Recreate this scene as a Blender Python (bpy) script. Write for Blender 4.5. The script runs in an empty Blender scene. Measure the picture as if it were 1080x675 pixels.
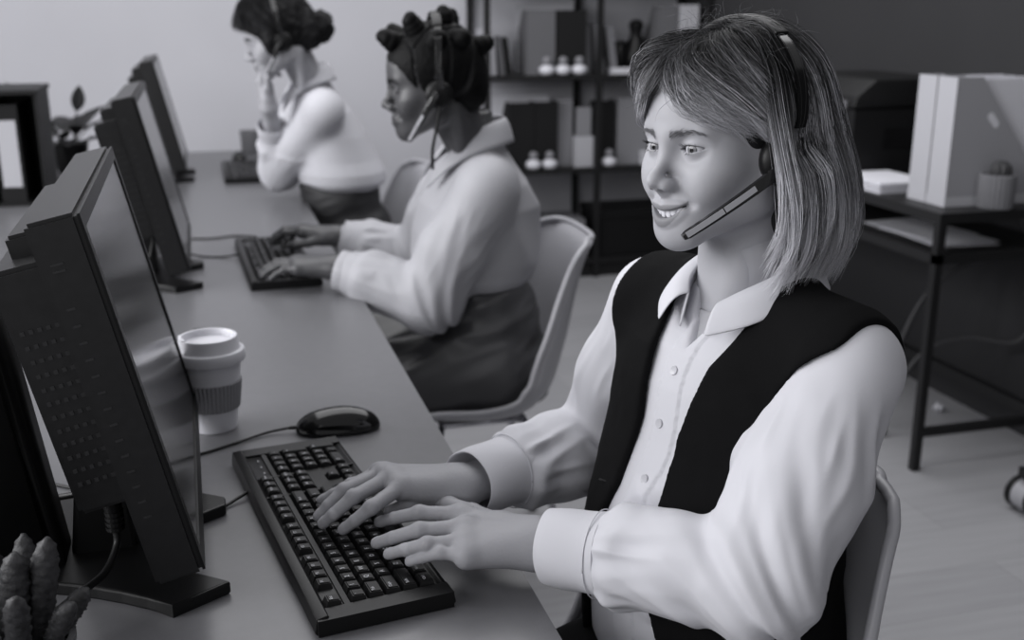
import bpy, bmesh, math, random
import numpy as np
from mathutils import Vector, Matrix, Euler
random.seed(7); np.random.seed(7)
PI = math.pi
SC = bpy.context.scene
COL = SC.collection

# ------------------------------------------------------------------ camera
cam_d = bpy.data.cameras.new('camera'); cam = bpy.data.objects.new('camera', cam_d); COL.objects.link(cam)
cam_d.sensor_width = 36.0; cam_d.lens = 36.0 * 1150.0 / 1080.0
cam.location = (0, 0, 1.375)
cam.rotation_euler = (math.radians(90 - 16.126), 0, math.radians(-15.8))
cam_d.clip_start = 0.05
cam_d.dof.use_dof = True; cam_d.dof.focus_distance = 1.16; cam_d.dof.aperture_fstop = 4.6
SC.camera = cam

# ------------------------------------------------------------------ light
SC.view_settings.view_transform = 'Standard'; SC.view_settings.look = 'None'
SC.view_settings.gamma = 1.0; SC.view_settings.use_curve_mapping = False
SC.view_settings.exposure = 0.10
w = bpy.data.worlds.new('world'); SC.world = w; w.use_nodes = True
w.node_tree.nodes['Background'].inputs['Color'].default_value = (0.97, 0.97, 1.0, 1)
w.node_tree.nodes['Background'].inputs['Strength'].default_value = 0.30

def area(name, loc, target, sx, sy, power):
    d = bpy.data.lights.new(name, 'AREA'); d.shape = 'RECTANGLE'; d.size = sx; d.size_y = sy; d.energy = power
    d.color = (0.98, 0.98, 1.0)
    o = bpy.data.objects.new(name, d); COL.objects.link(o); o.location = loc
    o.rotation_euler = (Vector(target) - Vector(loc)).to_track_quat('-Z', 'Y').to_euler()
    return o
area('window_light', (-2.6, 2.0, 2.1), (0.8, 2.0, 0.9), 3.6, 1.8, 150)
area('near_fill_light', (-1.9, -0.9, 2.2), (0.6, 1.3, 0.9), 2.0, 1.6, 20)  # added fill from behind-left, lightens what faces the camera; no known source
area('ceiling_light', (0.8, 3.2, 2.9), (0.8, 3.2, 0), 3.0, 3.0, 66)

# ------------------------------------------------------------------ materials
MATS = {}
def mat(name, v, rough=0.5, spec=0.5, noise=0.0, nscale=40.0, bump=0.0, bscale=200.0, metal=0.0, coat=0.0, attr=None, sss=0.0, stretch=None, sheen=0.0):
    if name in MATS: return MATS[name]
    m = bpy.data.materials.new(name); m.use_nodes = True; MATS[name] = m
    nt = m.node_tree; b = nt.nodes['Principled BSDF']
    col = (v * 0.985, v * 0.985, v * 1.05, 1)
    b.inputs['Base Color'].default_value = col
    b.inputs['Roughness'].default_value = rough
    b.inputs['Specular IOR Level'].default_value = spec
    b.inputs['Metallic'].default_value = metal
    if coat: b.inputs['Coat Weight'].default_value = coat; b.inputs['Coat Roughness'].default_value = 0.1
    if sheen: b.inputs['Sheen Weight'].default_value = sheen
    if sss:
        b.inputs['Subsurface Weight'].default_value = sss
        b.inputs['Subsurface Radius'].default_value = (0.006, 0.005, 0.004); b.inputs['Subsurface Scale'].default_value = 1.0
    tc = None
    if noise or bump:
        tc = nt.nodes.new('ShaderNodeTexCoord'); mp = nt.nodes.new('ShaderNodeMapping')
        nt.links.new(tc.outputs['Object'], mp.inputs['Vector'])
        if stretch: mp.inputs['Scale'].default_value = stretch
    src = None
    if attr:
        a = nt.nodes.new('ShaderNodeAttribute'); a.attribute_name = attr
        src = a.outputs['Color']; nt.links.new(src, b.inputs['Base Color'])
    if noise:
        n = nt.nodes.new('ShaderNodeTexNoise'); n.inputs['Scale'].default_value = nscale; n.inputs['Detail'].default_value = 4
        nt.links.new(mp.outputs['Vector'], n.inputs['Vector'])
        r = nt.nodes.new('ShaderNodeMapRange'); r.inputs['From Min'].default_value = 0.3; r.inputs['From Max'].default_value = 0.7
        r.inputs['To Min'].default_value = 1 - noise; r.inputs['To Max'].default_value = 1 + noise
        nt.links.new(n.outputs['Fac'], r.inputs['Value'])
        mx = nt.nodes.new('ShaderNodeMix'); mx.data_type = 'RGBA'; mx.blend_type = 'MULTIPLY'; mx.inputs['Factor'].default_value = 1
        mx.clamp_result = False
        if src: nt.links.new(src, mx.inputs['A'])
        else: mx.inputs['A'].default_value = col
        nt.links.new(r.outputs['Result'], mx.inputs['B']); nt.links.new(mx.outputs['Result'], b.inputs['Base Color'])
    if bump:
        n2 = nt.nodes.new('ShaderNodeTexNoise'); n2.inputs['Scale'].default_value = bscale; n2.inputs['Detail'].default_value = 3
        nt.links.new(mp.outputs['Vector'], n2.inputs['Vector'])
        bp = nt.nodes.new('ShaderNodeBump'); bp.inputs['Strength'].default_value = bump; bp.inputs['Distance'].default_value = 0.001
        nt.links.new(n2.outputs['Fac'], bp.inputs['Height']); nt.links.new(bp.outputs['Normal'], b.inputs['Normal'])
    return m

def floor_mat():
    m = bpy.data.materials.new('laminate_floor'); m.use_nodes = True; nt = m.node_tree; b = nt.nodes['Principled BSDF']
    tc = nt.nodes.new('ShaderNodeTexCoord'); mp = nt.nodes.new('ShaderNodeMapping')
    nt.links.new(tc.outputs['Object'], mp.inputs['Vector'])
    br = nt.nodes.new('ShaderNodeTexBrick'); br.inputs['Scale'].default_value = 1.0
    br.inputs['Brick Width'].default_value = 1.25; br.inputs['Row Height'].default_value = 0.19
    br.inputs['Mortar Size'].default_value = 0.0015
    br.inputs['Color1'].default_value = (0.32, 0.32, 0.335, 1); br.inputs['Color2'].default_value = (0.36, 0.36, 0.375, 1)
    br.inputs['Mortar'].default_value = (0.25, 0.25, 0.26, 1)
    nt.links.new(mp.outputs['Vector'], br.inputs['Vector'])
    mp2 = nt.nodes.new('ShaderNodeMapping'); mp2.inputs['Scale'].default_value = (1.2, 14, 1); nt.links.new(tc.outputs['Object'], mp2.inputs['Vector'])
    n = nt.nodes.new('ShaderNodeTexNoise'); n.inputs['Scale'].default_value = 3; n.inputs['Detail'].default_value = 6
    nt.links.new(mp2.outputs['Vector'], n.inputs['Vector'])
    r = nt.nodes.new('ShaderNodeMapRange'); r.inputs['To Min'].default_value = 0.82; r.inputs['To Max'].default_value = 1.15
    nt.links.new(n.outputs['Fac'], r.inputs['Value'])
    mx = nt.nodes.new('ShaderNodeMix'); mx.data_type = 'RGBA'; mx.blend_type = 'MULTIPLY'; mx.inputs['Factor'].default_value = 1
    nt.links.new(br.outputs['Color'], mx.inputs['A']); nt.links.new(r.outputs['Result'], mx.inputs['B'])
    nt.links.new(mx.outputs['Result'], b.inputs['Base Color']); b.inputs['Roughness'].default_value = 0.42
    return m

M_WALL = mat('painted_wall', 0.50, 0.9, 0.2, noise=0.02, nscale=3)
M_DARKWALL = mat('dark_painted_wall', 0.030, 0.85, 0.25, noise=0.04, nscale=3)
M_FLOOR = floor_mat()
M_DESK = mat('grey_desk_laminate', 0.115, 0.32, 0.6, noise=0.04, nscale=60)
M_BLACK = mat('black_plastic', 0.005, 0.40, 0.28, bump=0.08, bscale=900)
M_BLACKM = mat('matt_black_plastic', 0.006, 0.5, 0.28)
M_GLOSS = mat('glossy_black_plastic', 0.006, 0.13, 0.5)
M_CASE = mat('monitor_casing_plastic', 0.008, 0.36, 0.5, noise=0.25, nscale=90)
M_METAL = mat('black_powder_coat', 0.0085, 0.5, 0.4)
M_CHROME = mat('chrome', 0.55, 0.18, 0.5, metal=1.0)
M_SCREEN = mat('dark_screen', 0.010, 0.16, 0.5)
M_WHITEP = mat('white_plastic', 0.62, 0.35, 0.5)
M_SHELL = mat('pale_chair_plastic', 0.42, 0.35, 0.5)
M_CUPW = mat('white_paperboard', 0.60, 0.45, 0.4)
M_SLEEVE = mat('grey_corrugated_sleeve', 0.25, 0.6, 0.3)
M_PAPER = mat('white_paper', 0.62, 0.8, 0.2)
M_GREYCARD = mat('grey_card', 0.22, 0.8, 0.2)
M_MIDCARD = mat('mid_grey_card', 0.12, 0.8, 0.2)
M_DARKCARD = mat('black_card', 0.0085, 0.75, 0.25)
M_LIGHTCARD = mat('light_grey_card', 0.42, 0.8, 0.2)
M_RUBBER = mat('black_rubber', 0.006, 0.45, 0.3)
M_LEGEND = mat('pale_key_print', 0.55, 0.5, 0.3)

# ------------------------------------------------------------------ object helpers
def link(o, parent=None):
    COL.objects.link(o)
    if parent is not None: o.parent = parent
    return o
def mesh_obj(name, me, m, parent=None):
    o = bpy.data.objects.new(name, me)
    for mm in (m if isinstance(m, (list, tuple)) else [m]): me.materials.append(mm)
    return link(o, parent)
def obj(name, bm, m, parent=None, smooth=False, loc=None, rot=None, bevel=0.0, seg=2):
    if bevel > 0:
        bmesh.ops.bevel(bm, geom=[e for e in bm.edges if len(e.link_faces) == 2 and e.calc_face_angle(0) > 0.5], offset=bevel, segments=seg, affect='EDGES', profile=0.5)
    me = bpy.data.meshes.new(name); bm.normal_update(); bm.to_mesh(me); bm.free()
    if smooth:
        me.polygons.foreach_set('use_smooth', [True] * len(me.polygons))
        if smooth == 'auto': me.set_sharp_from_angle(angle=math.radians(40))
    o = mesh_obj(name, me, m, parent)
    if loc is not None: o.location = loc
    if rot is not None: o.rotation_euler = rot
    return o
def raw_mesh(name, verts, faces, smooth=True):
    me = bpy.data.meshes.new(name)
    verts = np.asarray(verts, dtype=np.float32); faces = np.asarray(faces, dtype=np.int32)
    n = faces.shape[1]
    me.vertices.add(len(verts)); me.vertices.foreach_set('co', verts.ravel())
    me.loops.add(faces.size); me.loops.foreach_set('vertex_index', faces.ravel())
    me.polygons.add(len(faces)); me.polygons.foreach_set('loop_start', np.arange(len(faces), dtype=np.int32) * n)
    me.polygons.foreach_set('loop_total', np.full(len(faces), n, dtype=np.int32))
    me.update(calc_edges=True)
    if smooth: me.polygons.foreach_set('use_smooth', np.ones(len(faces), dtype=bool))
    me.validate()
    return me
def thing(name, label, cat, loc=(0, 0, 0), rot=(0, 0, 0), group=None):
    o = bpy.data.objects.new(name, None); COL.objects.link(o); o.empty_display_size = 0.05
    o.location = loc; o.rotation_euler = rot
    return tag(o, label, cat, group)
def tag(o, label, cat, group=None):
    o['label'] = label; o['category'] = cat
    if group: o['group'] = group
    return o
def struct(o): o['kind'] = 'structure'; return o
def copy_tree(o, parent=None):
    c = o.copy(); COL.objects.link(c)
    if parent is not None: c.parent = parent; c.matrix_parent_inverse = o.matrix_parent_inverse.copy()
    for ch in list(o.children): copy_tree(ch, c)
    return c
def box(bm, x0, x1, y0, y1, z0, z1, mtx=None):
    vs = [bm.verts.new((x, y, z)) for x in (x0, x1) for y in (y0, y1) for z in (z0, z1)]
    for f in ((0, 1, 3, 2), (4, 6, 7, 5), (0, 4, 5, 1), (2, 3, 7, 6), (0, 2, 6, 4), (1, 5, 7, 3)):
        bm.faces.new([vs[i] for i in f])
    if mtx is not None: bmesh.ops.transform(bm, matrix=mtx, verts=vs)
    return vs
def bx(*a, **k):
    bm = bmesh.new(); box(bm, *a, **k); return bm
def prism(bm, pts, axis, a, b):
    def P(p, t):
        return (t, p[0], p[1]) if axis == 'x' else (p[0], t, p[1]) if axis == 'y' else (p[0], p[1], t)
    A = [bm.verts.new(P(p, a)) for p in pts]; B = [bm.verts.new(P(p, b)) for p in pts]
    n = len(pts)
    bm.faces.new(A); bm.faces.new(B[::-1])
    for i in range(n): bm.faces.new([A[i], B[i], B[(i + 1) % n], A[(i + 1) % n]])
    bmesh.ops.recalc_face_normals(bm, faces=bm.faces[:])
    return A + B
def lathe(bm, prof, n=48, c=(0, 0, 0), rfun=None):
    rings = []
    for (r, z) in prof:
        if r < 1e-6: rings.append([bm.verts.new((c[0], c[1], c[2] + z))])
        else:
            ring = []
            for i in range(n):
                a = 2 * PI * i / n; rr = r * (rfun(a, z) if rfun else 1)
                ring.append(bm.verts.new((c[0] + rr * math.cos(a), c[1] + rr * math.sin(a), c[2] + z)))
            rings.append(ring)
    for A, B in zip(rings, rings[1:]):
        for i in range(n):
            j = (i + 1) % n
            a0 = A[i % len(A)]; a1 = A[j % len(A)]; b0 = B[i % len(B)]; b1 = B[j % len(B)]
            f = []
            for v in (a0, a1, b1, b0):
                if v not in f: f.append(v)
            if len(f) >= 3: bm.faces.new(f)
    bmesh.ops.recalc_face_normals(bm, faces=bm.faces[:])
def smooth_path(pts, n=8):
    pts = [np.array(p, float) for p in pts]
    P = [2 * pts[0] - pts[1]] + pts + [2 * pts[-1] - pts[-2]]
    out = []
    for i in range(1, len(P) - 2):
        for k in range(n):
            t = k / n; a, b, c, d = P[i - 1], P[i], P[i + 1], P[i + 2]
            out.append(0.5 * ((2 * b) + (-a + c) * t + (2 * a - 5 * b + 4 * c - d) * t * t + (-a + 3 * b - 3 * c + d) * t ** 3))
    out.append(pts[-1]); return out
def tube(bm, pts, r, n=10, caps=True):
    pts = [np.array(p, float) for p in pts]; m = len(pts)
    rs = r if isinstance(r, (list, tuple, np.ndarray)) else [r] * m
    T = [pts[min(i + 1, m - 1)] - pts[max(i - 1, 0)] for i in range(m)]
    T = [t / (np.linalg.norm(t) + 1e-12) for t in T]
    u = np.cross(T[0], (0, 0, 1.0))
    if np.linalg.norm(u) < 1e-3: u = np.cross(T[0], (1.0, 0, 0))
    u /= np.linalg.norm(u); rings = []
    for p, t, rr in zip(pts, T, rs):
        u = u - t * (u @ t); u /= np.linalg.norm(u); v = np.cross(t, u)
        rings.append([bm.verts.new(p + rr * (math.cos(2 * PI * k / n) * u + math.sin(2 * PI * k / n) * v)) for k in range(n)])
    for A, B in zip(rings, rings[1:]):
        for k in range(n): bm.faces.new([A[k], A[(k + 1) % n], B[(k + 1) % n], B[k]])
    if caps: bm.faces.new(rings[0][::-1]); bm.faces.new(rings[-1])
def tube_bm(pts, r, n=10): bm = bmesh.new(); tube(bm, pts, r, n); return bm

# ------------------------------------------------------------------ sculpting grid: smooth blends of shapes, meshed by surface nets
def _noise_tab():
    return np.random.RandomState(3).rand(32, 32, 32).astype(np.float32) * 2 - 1
NT = _noise_tab()
def vnoise(x, y, z):
    xi = np.floor(x).astype(int); yi = np.floor(y).astype(int); zi = np.floor(z).astype(int)
    fx, fy, fz = x - xi, y - yi, z - zi
    fx = fx * fx * (3 - 2 * fx); fy = fy * fy * (3 - 2 * fy); fz = fz * fz * (3 - 2 * fz)
    def g(a, b, c): return NT[(xi + a) & 31, (yi + b) & 31, (zi + c) & 31]
    def L(a, b, t): return a + (b - a) * t
    return L(L(L(g(0, 0, 0), g(1, 0, 0), fx), L(g(0, 1, 0), g(1, 1, 0), fx), fy), L(L(g(0, 0, 1), g(1, 0, 1), fx), L(g(0, 1, 1), g(1, 1, 1), fx), fy), fz)
def smin(a, b, k):
    if k <= 0: return np.minimum(a, b)
    h = np.maximum(k - np.abs(a - b), 0) / k
    return np.minimum(a, b) - h * h * k * 0.25
def smax(a, b, k): return -smin(-a, -b, k)
def sstep(a, b, x):
    t = np.clip((x - a) / (b - a), 0, 1); return t * t * (3 - 2 * t)
class Grid:
    def __init__(s, lo, hi, h, soft=0.03):
        s.soft = soft; s.lo = np.array(lo, float); s.h = h
        s.n = np.ceil((np.array(hi, float) - s.lo) / h).astype(int) + 1
        s.F = np.full(s.n, 0.5, np.float32)
        s.ax = [(s.lo[i] + h * np.arange(s.n[i])).astype(np.float32) for i in range(3)]
    def win(s, lo, hi):
        a = np.clip(np.floor((np.array(lo) - s.lo) / s.h).astype(int), 0, s.n)
        b = np.clip(np.ceil((np.array(hi) - s.lo) / s.h).astype(int) + 1, 0, s.n)
        if np.any(b <= a): return None
        sl = tuple(slice(a[i], b[i]) for i in range(3))
        return sl, s.ax[0][sl[0]][:, None, None], s.ax[1][sl[1]][None, :, None], s.ax[2][sl[2]][None, None, :]
    def put(s, fn, lo, hi, k=0.0, op='u'):
        m = 2.2 * max(k, 0.6 * s.soft) + 3.5 * s.h
        r = s.win(np.array(lo) - m, np.array(hi) + m)
        if r is None: return
        sl, X, Y, Z = r; d = fn(X, Y, Z)
        if op == 'u': s.F[sl] = smin(s.F[sl], d, k)
        elif op == 's': s.F[sl] = smax(s.F[sl], -d, k)
        else: s.F[sl] = smax(s.F[sl], d, k)
    def cap(s, a, b, ra, rb=None, k=0.0, op='u'):
        rb = ra if rb is None else rb
        a = np.array(a, float); b = np.array(b, float); ab = b - a; L2 = max(ab @ ab, 1e-12); R = max(ra, rb)
        def fn(X, Y, Z):
            t = np.clip(((X - a[0]) * ab[0] + (Y - a[1]) * ab[1] + (Z - a[2]) * ab[2]) / L2, 0, 1)
            return np.sqrt((X - a[0] - t * ab[0]) ** 2 + (Y - a[1] - t * ab[1]) ** 2 + (Z - a[2] - t * ab[2]) ** 2) - (ra + (rb - ra) * t)
        s.put(fn, np.minimum(a, b) - R, np.maximum(a, b) + R, k, op)
    def chain(s, pts, rs, k=0.0):
        for i in range(len(pts) - 1): s.cap(pts[i], pts[i + 1], rs[i], rs[i + 1], k)
    def ell(s, c, r, rot=None, k=0.0, op='u'):
        c = np.array(c, float); r = np.array(r, float)
        Rm = np.eye(3) if rot is None else np.array(rot, float)
        def fn(X, Y, Z):
            x, y, z = X - c[0], Y - c[1], Z - c[2]
            u = (Rm[0, 0] * x + Rm[1, 0] * y + Rm[2, 0] * z) / r[0]; v = (Rm[0, 1] * x + Rm[1, 1] * y + Rm[2, 1] * z) / r[1]; ww = (Rm[0, 2] * x + Rm[1, 2] * y + Rm[2, 2] * z) / r[2]
            k0 = np.sqrt(u * u + v * v + ww * ww); k1 = np.sqrt((u / r[0]) ** 2 + (v / r[1]) ** 2 + (ww / r[2]) ** 2)
            return k0 * (k0 - 1) / (k1 + 1e-9)
        e = np.sqrt((Rm ** 2) @ (r ** 2))
        s.put(fn, c - e, c + e, k, op)
    def mesh(s):
        F = s.F; S = F < 0
        n = [d - 1 for d in F.shape]
        cnt = np.zeros(n, np.int8)
        for i in (0, 1):
            for j in (0, 1):
                for k in (0, 1): cnt += S[i:n[0] + i, j:n[1] + j, k:n[2] + k]
        act = (cnt > 0) & (cnt < 8)
        cells = np.argwhere(act); idx = np.full(n, -1, np.int32); idx[act] = np.arange(len(cells))
        C = [(i, j, k) for i in (0, 1) for j in (0, 1) for k in (0, 1)]
        V = np.stack([F[cells[:, 0] + c[0], cells[:, 1] + c[1], cells[:, 2] + c[2]] for c in C], 1)
        acc = np.zeros((len(cells), 3)); num = np.zeros(len(cells))
        for a in range(8):
            for b in range(a + 1, 8):
                if sum(abs(C[a][q] - C[b][q]) for q in range(3)) != 1: continue
                m = (V[:, a] < 0) != (V[:, b] < 0)
                t = V[m, a] / (V[m, a] - V[m, b])
                acc[m] += np.array(C[a])[None] + t[:, None] * (np.array(C[b]) - np.array(C[a]))[None]; num[m] += 1
        P = s.lo + s.h * (cells + acc / num[:, None])
        faces = []
        for ax in range(3):
            o1, o2 = [(1, 2), (2, 0), (0, 1)][ax]
            A = np.take(S, range(0, n[ax]), axis=ax); B = np.take(S, range(1, n[ax] + 1), axis=ax)
            E = np.argwhere(A != B)
            ok = (E[:, o1] > 0) & (E[:, o1] < n[o1]) & (E[:, o2] > 0) & (E[:, o2] < n[o2]); E = E[ok]
            ins = S[E[:, 0], E[:, 1], E[:, 2]]
            d1 = np.zeros(3, int); d1[o1] = 1; d2 = np.zeros(3, int); d2[o2] = 1
            q = np.stack([idx[tuple((E - d1 - d2).T)], idx[tuple((E - d2).T)], idx[tuple(E.T)], idx[tuple((E - d1).T)]], 1)
            q[~ins] = q[~ins][:, ::-1]; faces.append(q)
        Fc = np.concatenate(faces); Fc = Fc[(Fc >= 0).all(1)]
        return P, Fc
def vnormals(P, Fq):
    n = np.cross(P[Fq[:, 2]] - P[Fq[:, 0]], P[Fq[:, 3]] - P[Fq[:, 1]])
    N = np.zeros_like(P)
    for i in range(4): np.add.at(N, Fq[:, i], n)
    return N / (np.linalg.norm(N, axis=1, keepdims=True) + 1e-12)
def rotm(yaw=0, pitch=0, roll=0):
    return np.array(Euler((pitch, roll, yaw), 'XYZ').to_matrix())

# ================================================================== room
o = obj('floor', bx(-3.2, 2.55, -1.6, 5.62, -0.06, 0), M_FLOOR); struct(o)
o = obj('wall_back', bx(-3.2, 2.67, 5.62, 5.74, 0, 2.8), M_WALL); struct(o)
o = obj('wall_right', bx(2.55, 2.67, -1.6, 5.62, 0, 2.8), M_DARKWALL); struct(o)
o = obj('baseboard_back', bx(-3.2, 2.55, 5.605, 5.62, 0, 0.08), M_WHITEP); struct(o)

# ------------------------------------------------------------------ the long desk
DZ = 0.74
desk = thing('office_desk', 'long grey office desk running away from the viewer, bare along its right edge', 'desk', (-0.4, 2.8, 0))
def at_local(o, parent):
    o.matrix_parent_inverse = Matrix.Translation(-Vector(parent.location)); return o
o = obj('desk_top', bx(-1.25, 0.322, -0.05, 5.12, DZ - 0.027, DZ), M_DESK, desk, bevel=0.0015, seg=1); at_local(o, desk)
for (x, y) in ((-1.15, 0.1), (0.2, 0.1), (-1.15, 1.98), (-1.15, 3.5), (0.17, 5.0), (-1.15, 5.0)):
    o = obj('leg', bx(x - 0.03, x + 0.03, y - 0.03, y + 0.03, 0, DZ - 0.027), M_METAL, desk, bevel=0.003); at_local(o, desk)
o = obj('support_rail', bx(-0.5, -0.44, 0.2, 4.9, DZ - 0.09, DZ - 0.027), M_METAL, desk); at_local(o, desk)

# ------------------------------------------------------------------ monitors
def monitor_at(loc, label, rear_big, yaw=0.0):
    t = thing('computer_monitor', label, 'monitor', loc, (0, 0, yaw), 'monitors along the desk')
    TI = Matrix.Rotation(math.radians(-12.5), 4, 'Y')
    W, H, T = 0.535, 0.405, 0.05
    zb = 0.05                          # height of the lower edge above the desk
    def tl(bm): bmesh.ops.transform(bm, matrix=Matrix.Translation((0, 0, zb)) @ TI, verts=bm.verts); return bm
    bm = bx(-T, 0, 0, W, 0, H)
    bmesh.ops.bevel(bm, geom=[e for e in bm.edges], offset=0.004, segments=2, affect='EDGES')
    # groove lines along the casing sides
    obj('casing', tl(bm), M_CASE, t, smooth='auto')
    # bezel as a raised ring
    bm = bmesh.new()
    for a in ((0, 0.003, 0.002, W - 0.002, 0.002, 0.022), (0, 0.003, 0.002, W - 0.002, H - 0.018, H - 0.002), (0, 0.003, 0.002, 0.019, 0.022, H - 0.018), (0, 0.003, W - 0.019, W - 0.002, 0.022, H - 0.018)): box(bm, *a)
    obj('bezel', tl(bm), M_BLACK, t)
    obj('screen', tl(bx(0.0, 0.0012, 0.019, W - 0.019, 0.022, H - 0.018)), M_SCREEN, t)
    # rear housing, two steps, with pierced vents on its near side
    bm = bx(-T - 0.052, -T + 0.002, 0.028, W - 0.035, 0.092, H - 0.042)
    bmesh.ops.bevel(bm, geom=[e for e in bm.edges], offset=0.005, segments=2, affect='EDGES')
    rh = obj('rear_housing', tl(bm), M_CASE, t, smooth='auto')
    bm = bmesh.new()
    for j in range(12):
        for i in range(5):
            z = 0.125 + j * 0.0155; x = -T - 0.042 + i * 0.0085
            box(bm, x, x + 0.0042, 0.0270, 0.0282, z, z + 0.0045)
    obj('vent', tl(bm), mat('vent_grille', 0.02, 0.45, 0.5), rh)
    bm = bmesh.new()
    for z in (H - 0.045, H - 0.052): obj('side_slot', tl(bx(-T + 0.012, -T + 0.024, -0.0008, 0.0008, z, z + 0.0022)), mat('vent_grille', 0.02, 0.45, 0.5), t)
    for j in range(14):
        z = 0.08 + j * 0.018; box(bm, -T + 0.012, -T + 0.02, -0.0006, 0.0006, z, z + 0.0025)
    obj('side_vent', tl(bm), mat('vent_grille', 0.02, 0.45, 0.5), t)
    bm = bx(-T - 0.034, -T + 0.001, 0.075, W - 0.12, H - 0.05, H - 0.018)
    bmesh.ops.bevel(bm, geom=[e for e in bm.edges], offset=0.004, segments=2, affect='EDGES')
    obj('top_ridge', tl(bm), M_CASE, t, smooth='auto')
    # neck and crescent foot
    bm = bmesh.new()
    prism(bm, [(-0.15, 0.008), (-0.075, 0.008), (-0.083, 0.20), (-0.125, 0.20)], 'y', 0.15, 0.27)
    obj('stand_neck', bm, M_BLACK, t, bevel=0.006)
    pts = [(0.028, 0.035), (-0.035, 0.0)]
    for k in range(9):                               # near side: hollow curve sweeping back to the left
        a = k / 8; pts.append((-0.035 - 0.215 * a, 0.0 + 0.105 * math.sin(a * PI / 2) ** 0.9))
    pts += [(-0.25, 0.33), (-0.06, 0.33), (0.03, 0.262), (0.03, 0.238), (-0.03, 0.20), (-0.05, 0.15), (-0.03, 0.085)]
    bm = bmesh.new(); prism(bm, [(p[0], p[1]) for p in pts], 'z', 0.0, 0.016)
    bs = obj('base', bm, M_BLACK, t, bevel=0.003)
    bm = tube_bm([(p[0], p[1] - 0.0015, 0.0145) for p in pts[1:11]], 0.0015, 6)
    obj('trim_line', bm, mat('pale_trim', 0.40, 0.3, 0.5), bs)
    return t
mon1 = monitor_at((-0.033, 1.10, DZ), 'large black monitor nearest the viewer, side on, its dark screen mirroring the white cup', True, math.radians(0.5))
mon2 = copy_tree(mon1); mon2.location = (-0.048, 2.53, DZ); mon2.rotation_euler = (0, 0, 0)
mon2['label'] = 'black monitor facing the woman with knotted hair, second along the desk'
mon3 = copy_tree(mon1); mon3.location = (-0.062, 4.2, DZ); mon3.rotation_euler = (0, 0, 0)
mon3['label'] = 'blurred black monitor farthest down the desk, facing the woman with the low bun'

# slab-like case at the left edge
cs = thing('computer_case', 'black slab-like computer case with a vented grey top at the left edge, behind the cactus', 'computer', (-0.185, 1.235, DZ))
bm = bx(-0.30, 0.0, -0.02, 0.065, 0, 0.345)
bmesh.ops.bevel(bm, geom=[e for e in bm.edges], offset=0.014, segments=4, affect='EDGES')
bmesh.ops.transform(bm, matrix=Matrix.Rotation(math.radians(-7.5), 4, 'Y'), verts=bm.verts)
bmesh.ops.translate(bm, vec=(0, 0, 0.002), verts=bm.verts)
obj('casing', bm, M_BLACKM, cs, smooth=True)
bm = bmesh.new(); box(bm, -0.28, -0.02, -0.012, 0.057, 0.344, 0.349)
for k in range(16):
    box(bm, -0.27 + k * 0.016, -0.262 + k * 0.016, -0.004, 0.05, 0.349, 0.352)
bmesh.ops.transform(bm, matrix=Matrix.Rotation(math.radians(-7.5), 4, 'Y'), verts=bm.verts)
obj('top_grille', bm, mat('grey_plastic', 0.16, 0.45, 0.5), cs)

# ------------------------------------------------------------------ keyboards
KL, KD, KU = 0.490, 0.158, 0.0195
def text_mesh(s, size):
    c = bpy.data.curves.new('txt', 'FONT'); c.body = s; c.size = size; c.resolution_u = 2; c.align_x = 'LEFT'; c.align_y = 'TOP'
    o = bpy.data.objects.new('txt', c); COL.objects.link(o)
    me = bpy.data.meshes.new_from_object(o.evaluated_get(bpy.context.evaluated_depsgraph_get()))
    V = [tuple(v.co) for v in me.vertices]; Fc = [tuple(p.vertices) for p in me.polygons]
    bpy.data.objects.remove(o); bpy.data.curves.remove(c); bpy.data.meshes.remove(me)
    return V, Fc
ROWS = []      # (x in units, row y in units from the rear, width, depth, legend)
def add_row(y, items, x=0.0):
    for it in items:
        if isinstance(it, (int, float)): x += it; continue
        wd = it[1] if isinstance(it, tuple) else 1.0; s = it[0] if isinstance(it, tuple) else it
        ROWS.append((x, y, wd, it[2] if isinstance(it, tuple) and len(it) > 2 else 1.0, s)); x += wd
add_row(0, ['Esc', 1.0, 'F1', 'F2', 'F3', 'F4', 0.5, 'F5', 'F6', 'F7', 'F8', 0.5, 'F9', 'F10', 'F11', 'F12', 0.25, 'PrtSc', 'ScrLk', 'Pause'])
add_row(1.4, ['`', '1', '2', '3', '4', '5', '6', '7', '8', '9', '0', '-', '=', ('Back', 2), 0.25, 'Ins', 'Home', 'PgUp', 0.25, 'Num', '/', '*', '-'])
add_row(2.4, [('Tab', 1.5), 'Q', 'W', 'E', 'R', 'T', 'Y', 'U', 'I', 'O', 'P', '[', ']', ('\\', 1.5), 0.25, 'Del', 'End', 'PgDn', 0.25, '7', '8', '9', ('+', 1, 2)])
add_row(3.4, [('Caps', 1.75), 'A', 'S', 'D', 'F', 'G', 'H', 'J', 'K', 'L', ';', "'", ('Enter', 2.25), 3.5, '4', '5', '6'])
add_row(4.4, [('Shift', 2.25), 'Z', 'X', 'C', 'V', 'B', 'N', 'M', ',', '.', '/', ('Shift', 2.75), 1.25, '^', 1.25, '1', '2', '3', ('Ent', 1, 2)])
add_row(5.4, [('Ctrl', 1.25), ('Win', 1.25), ('Alt', 1.25), ('', 6.25), ('Alt', 1.25), ('Win', 1.25), ('Menu', 1.25), ('Ctrl', 1.25), 0.25, '<', 'v', '>', 0.25, ('0', 2), '.'])
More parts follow.
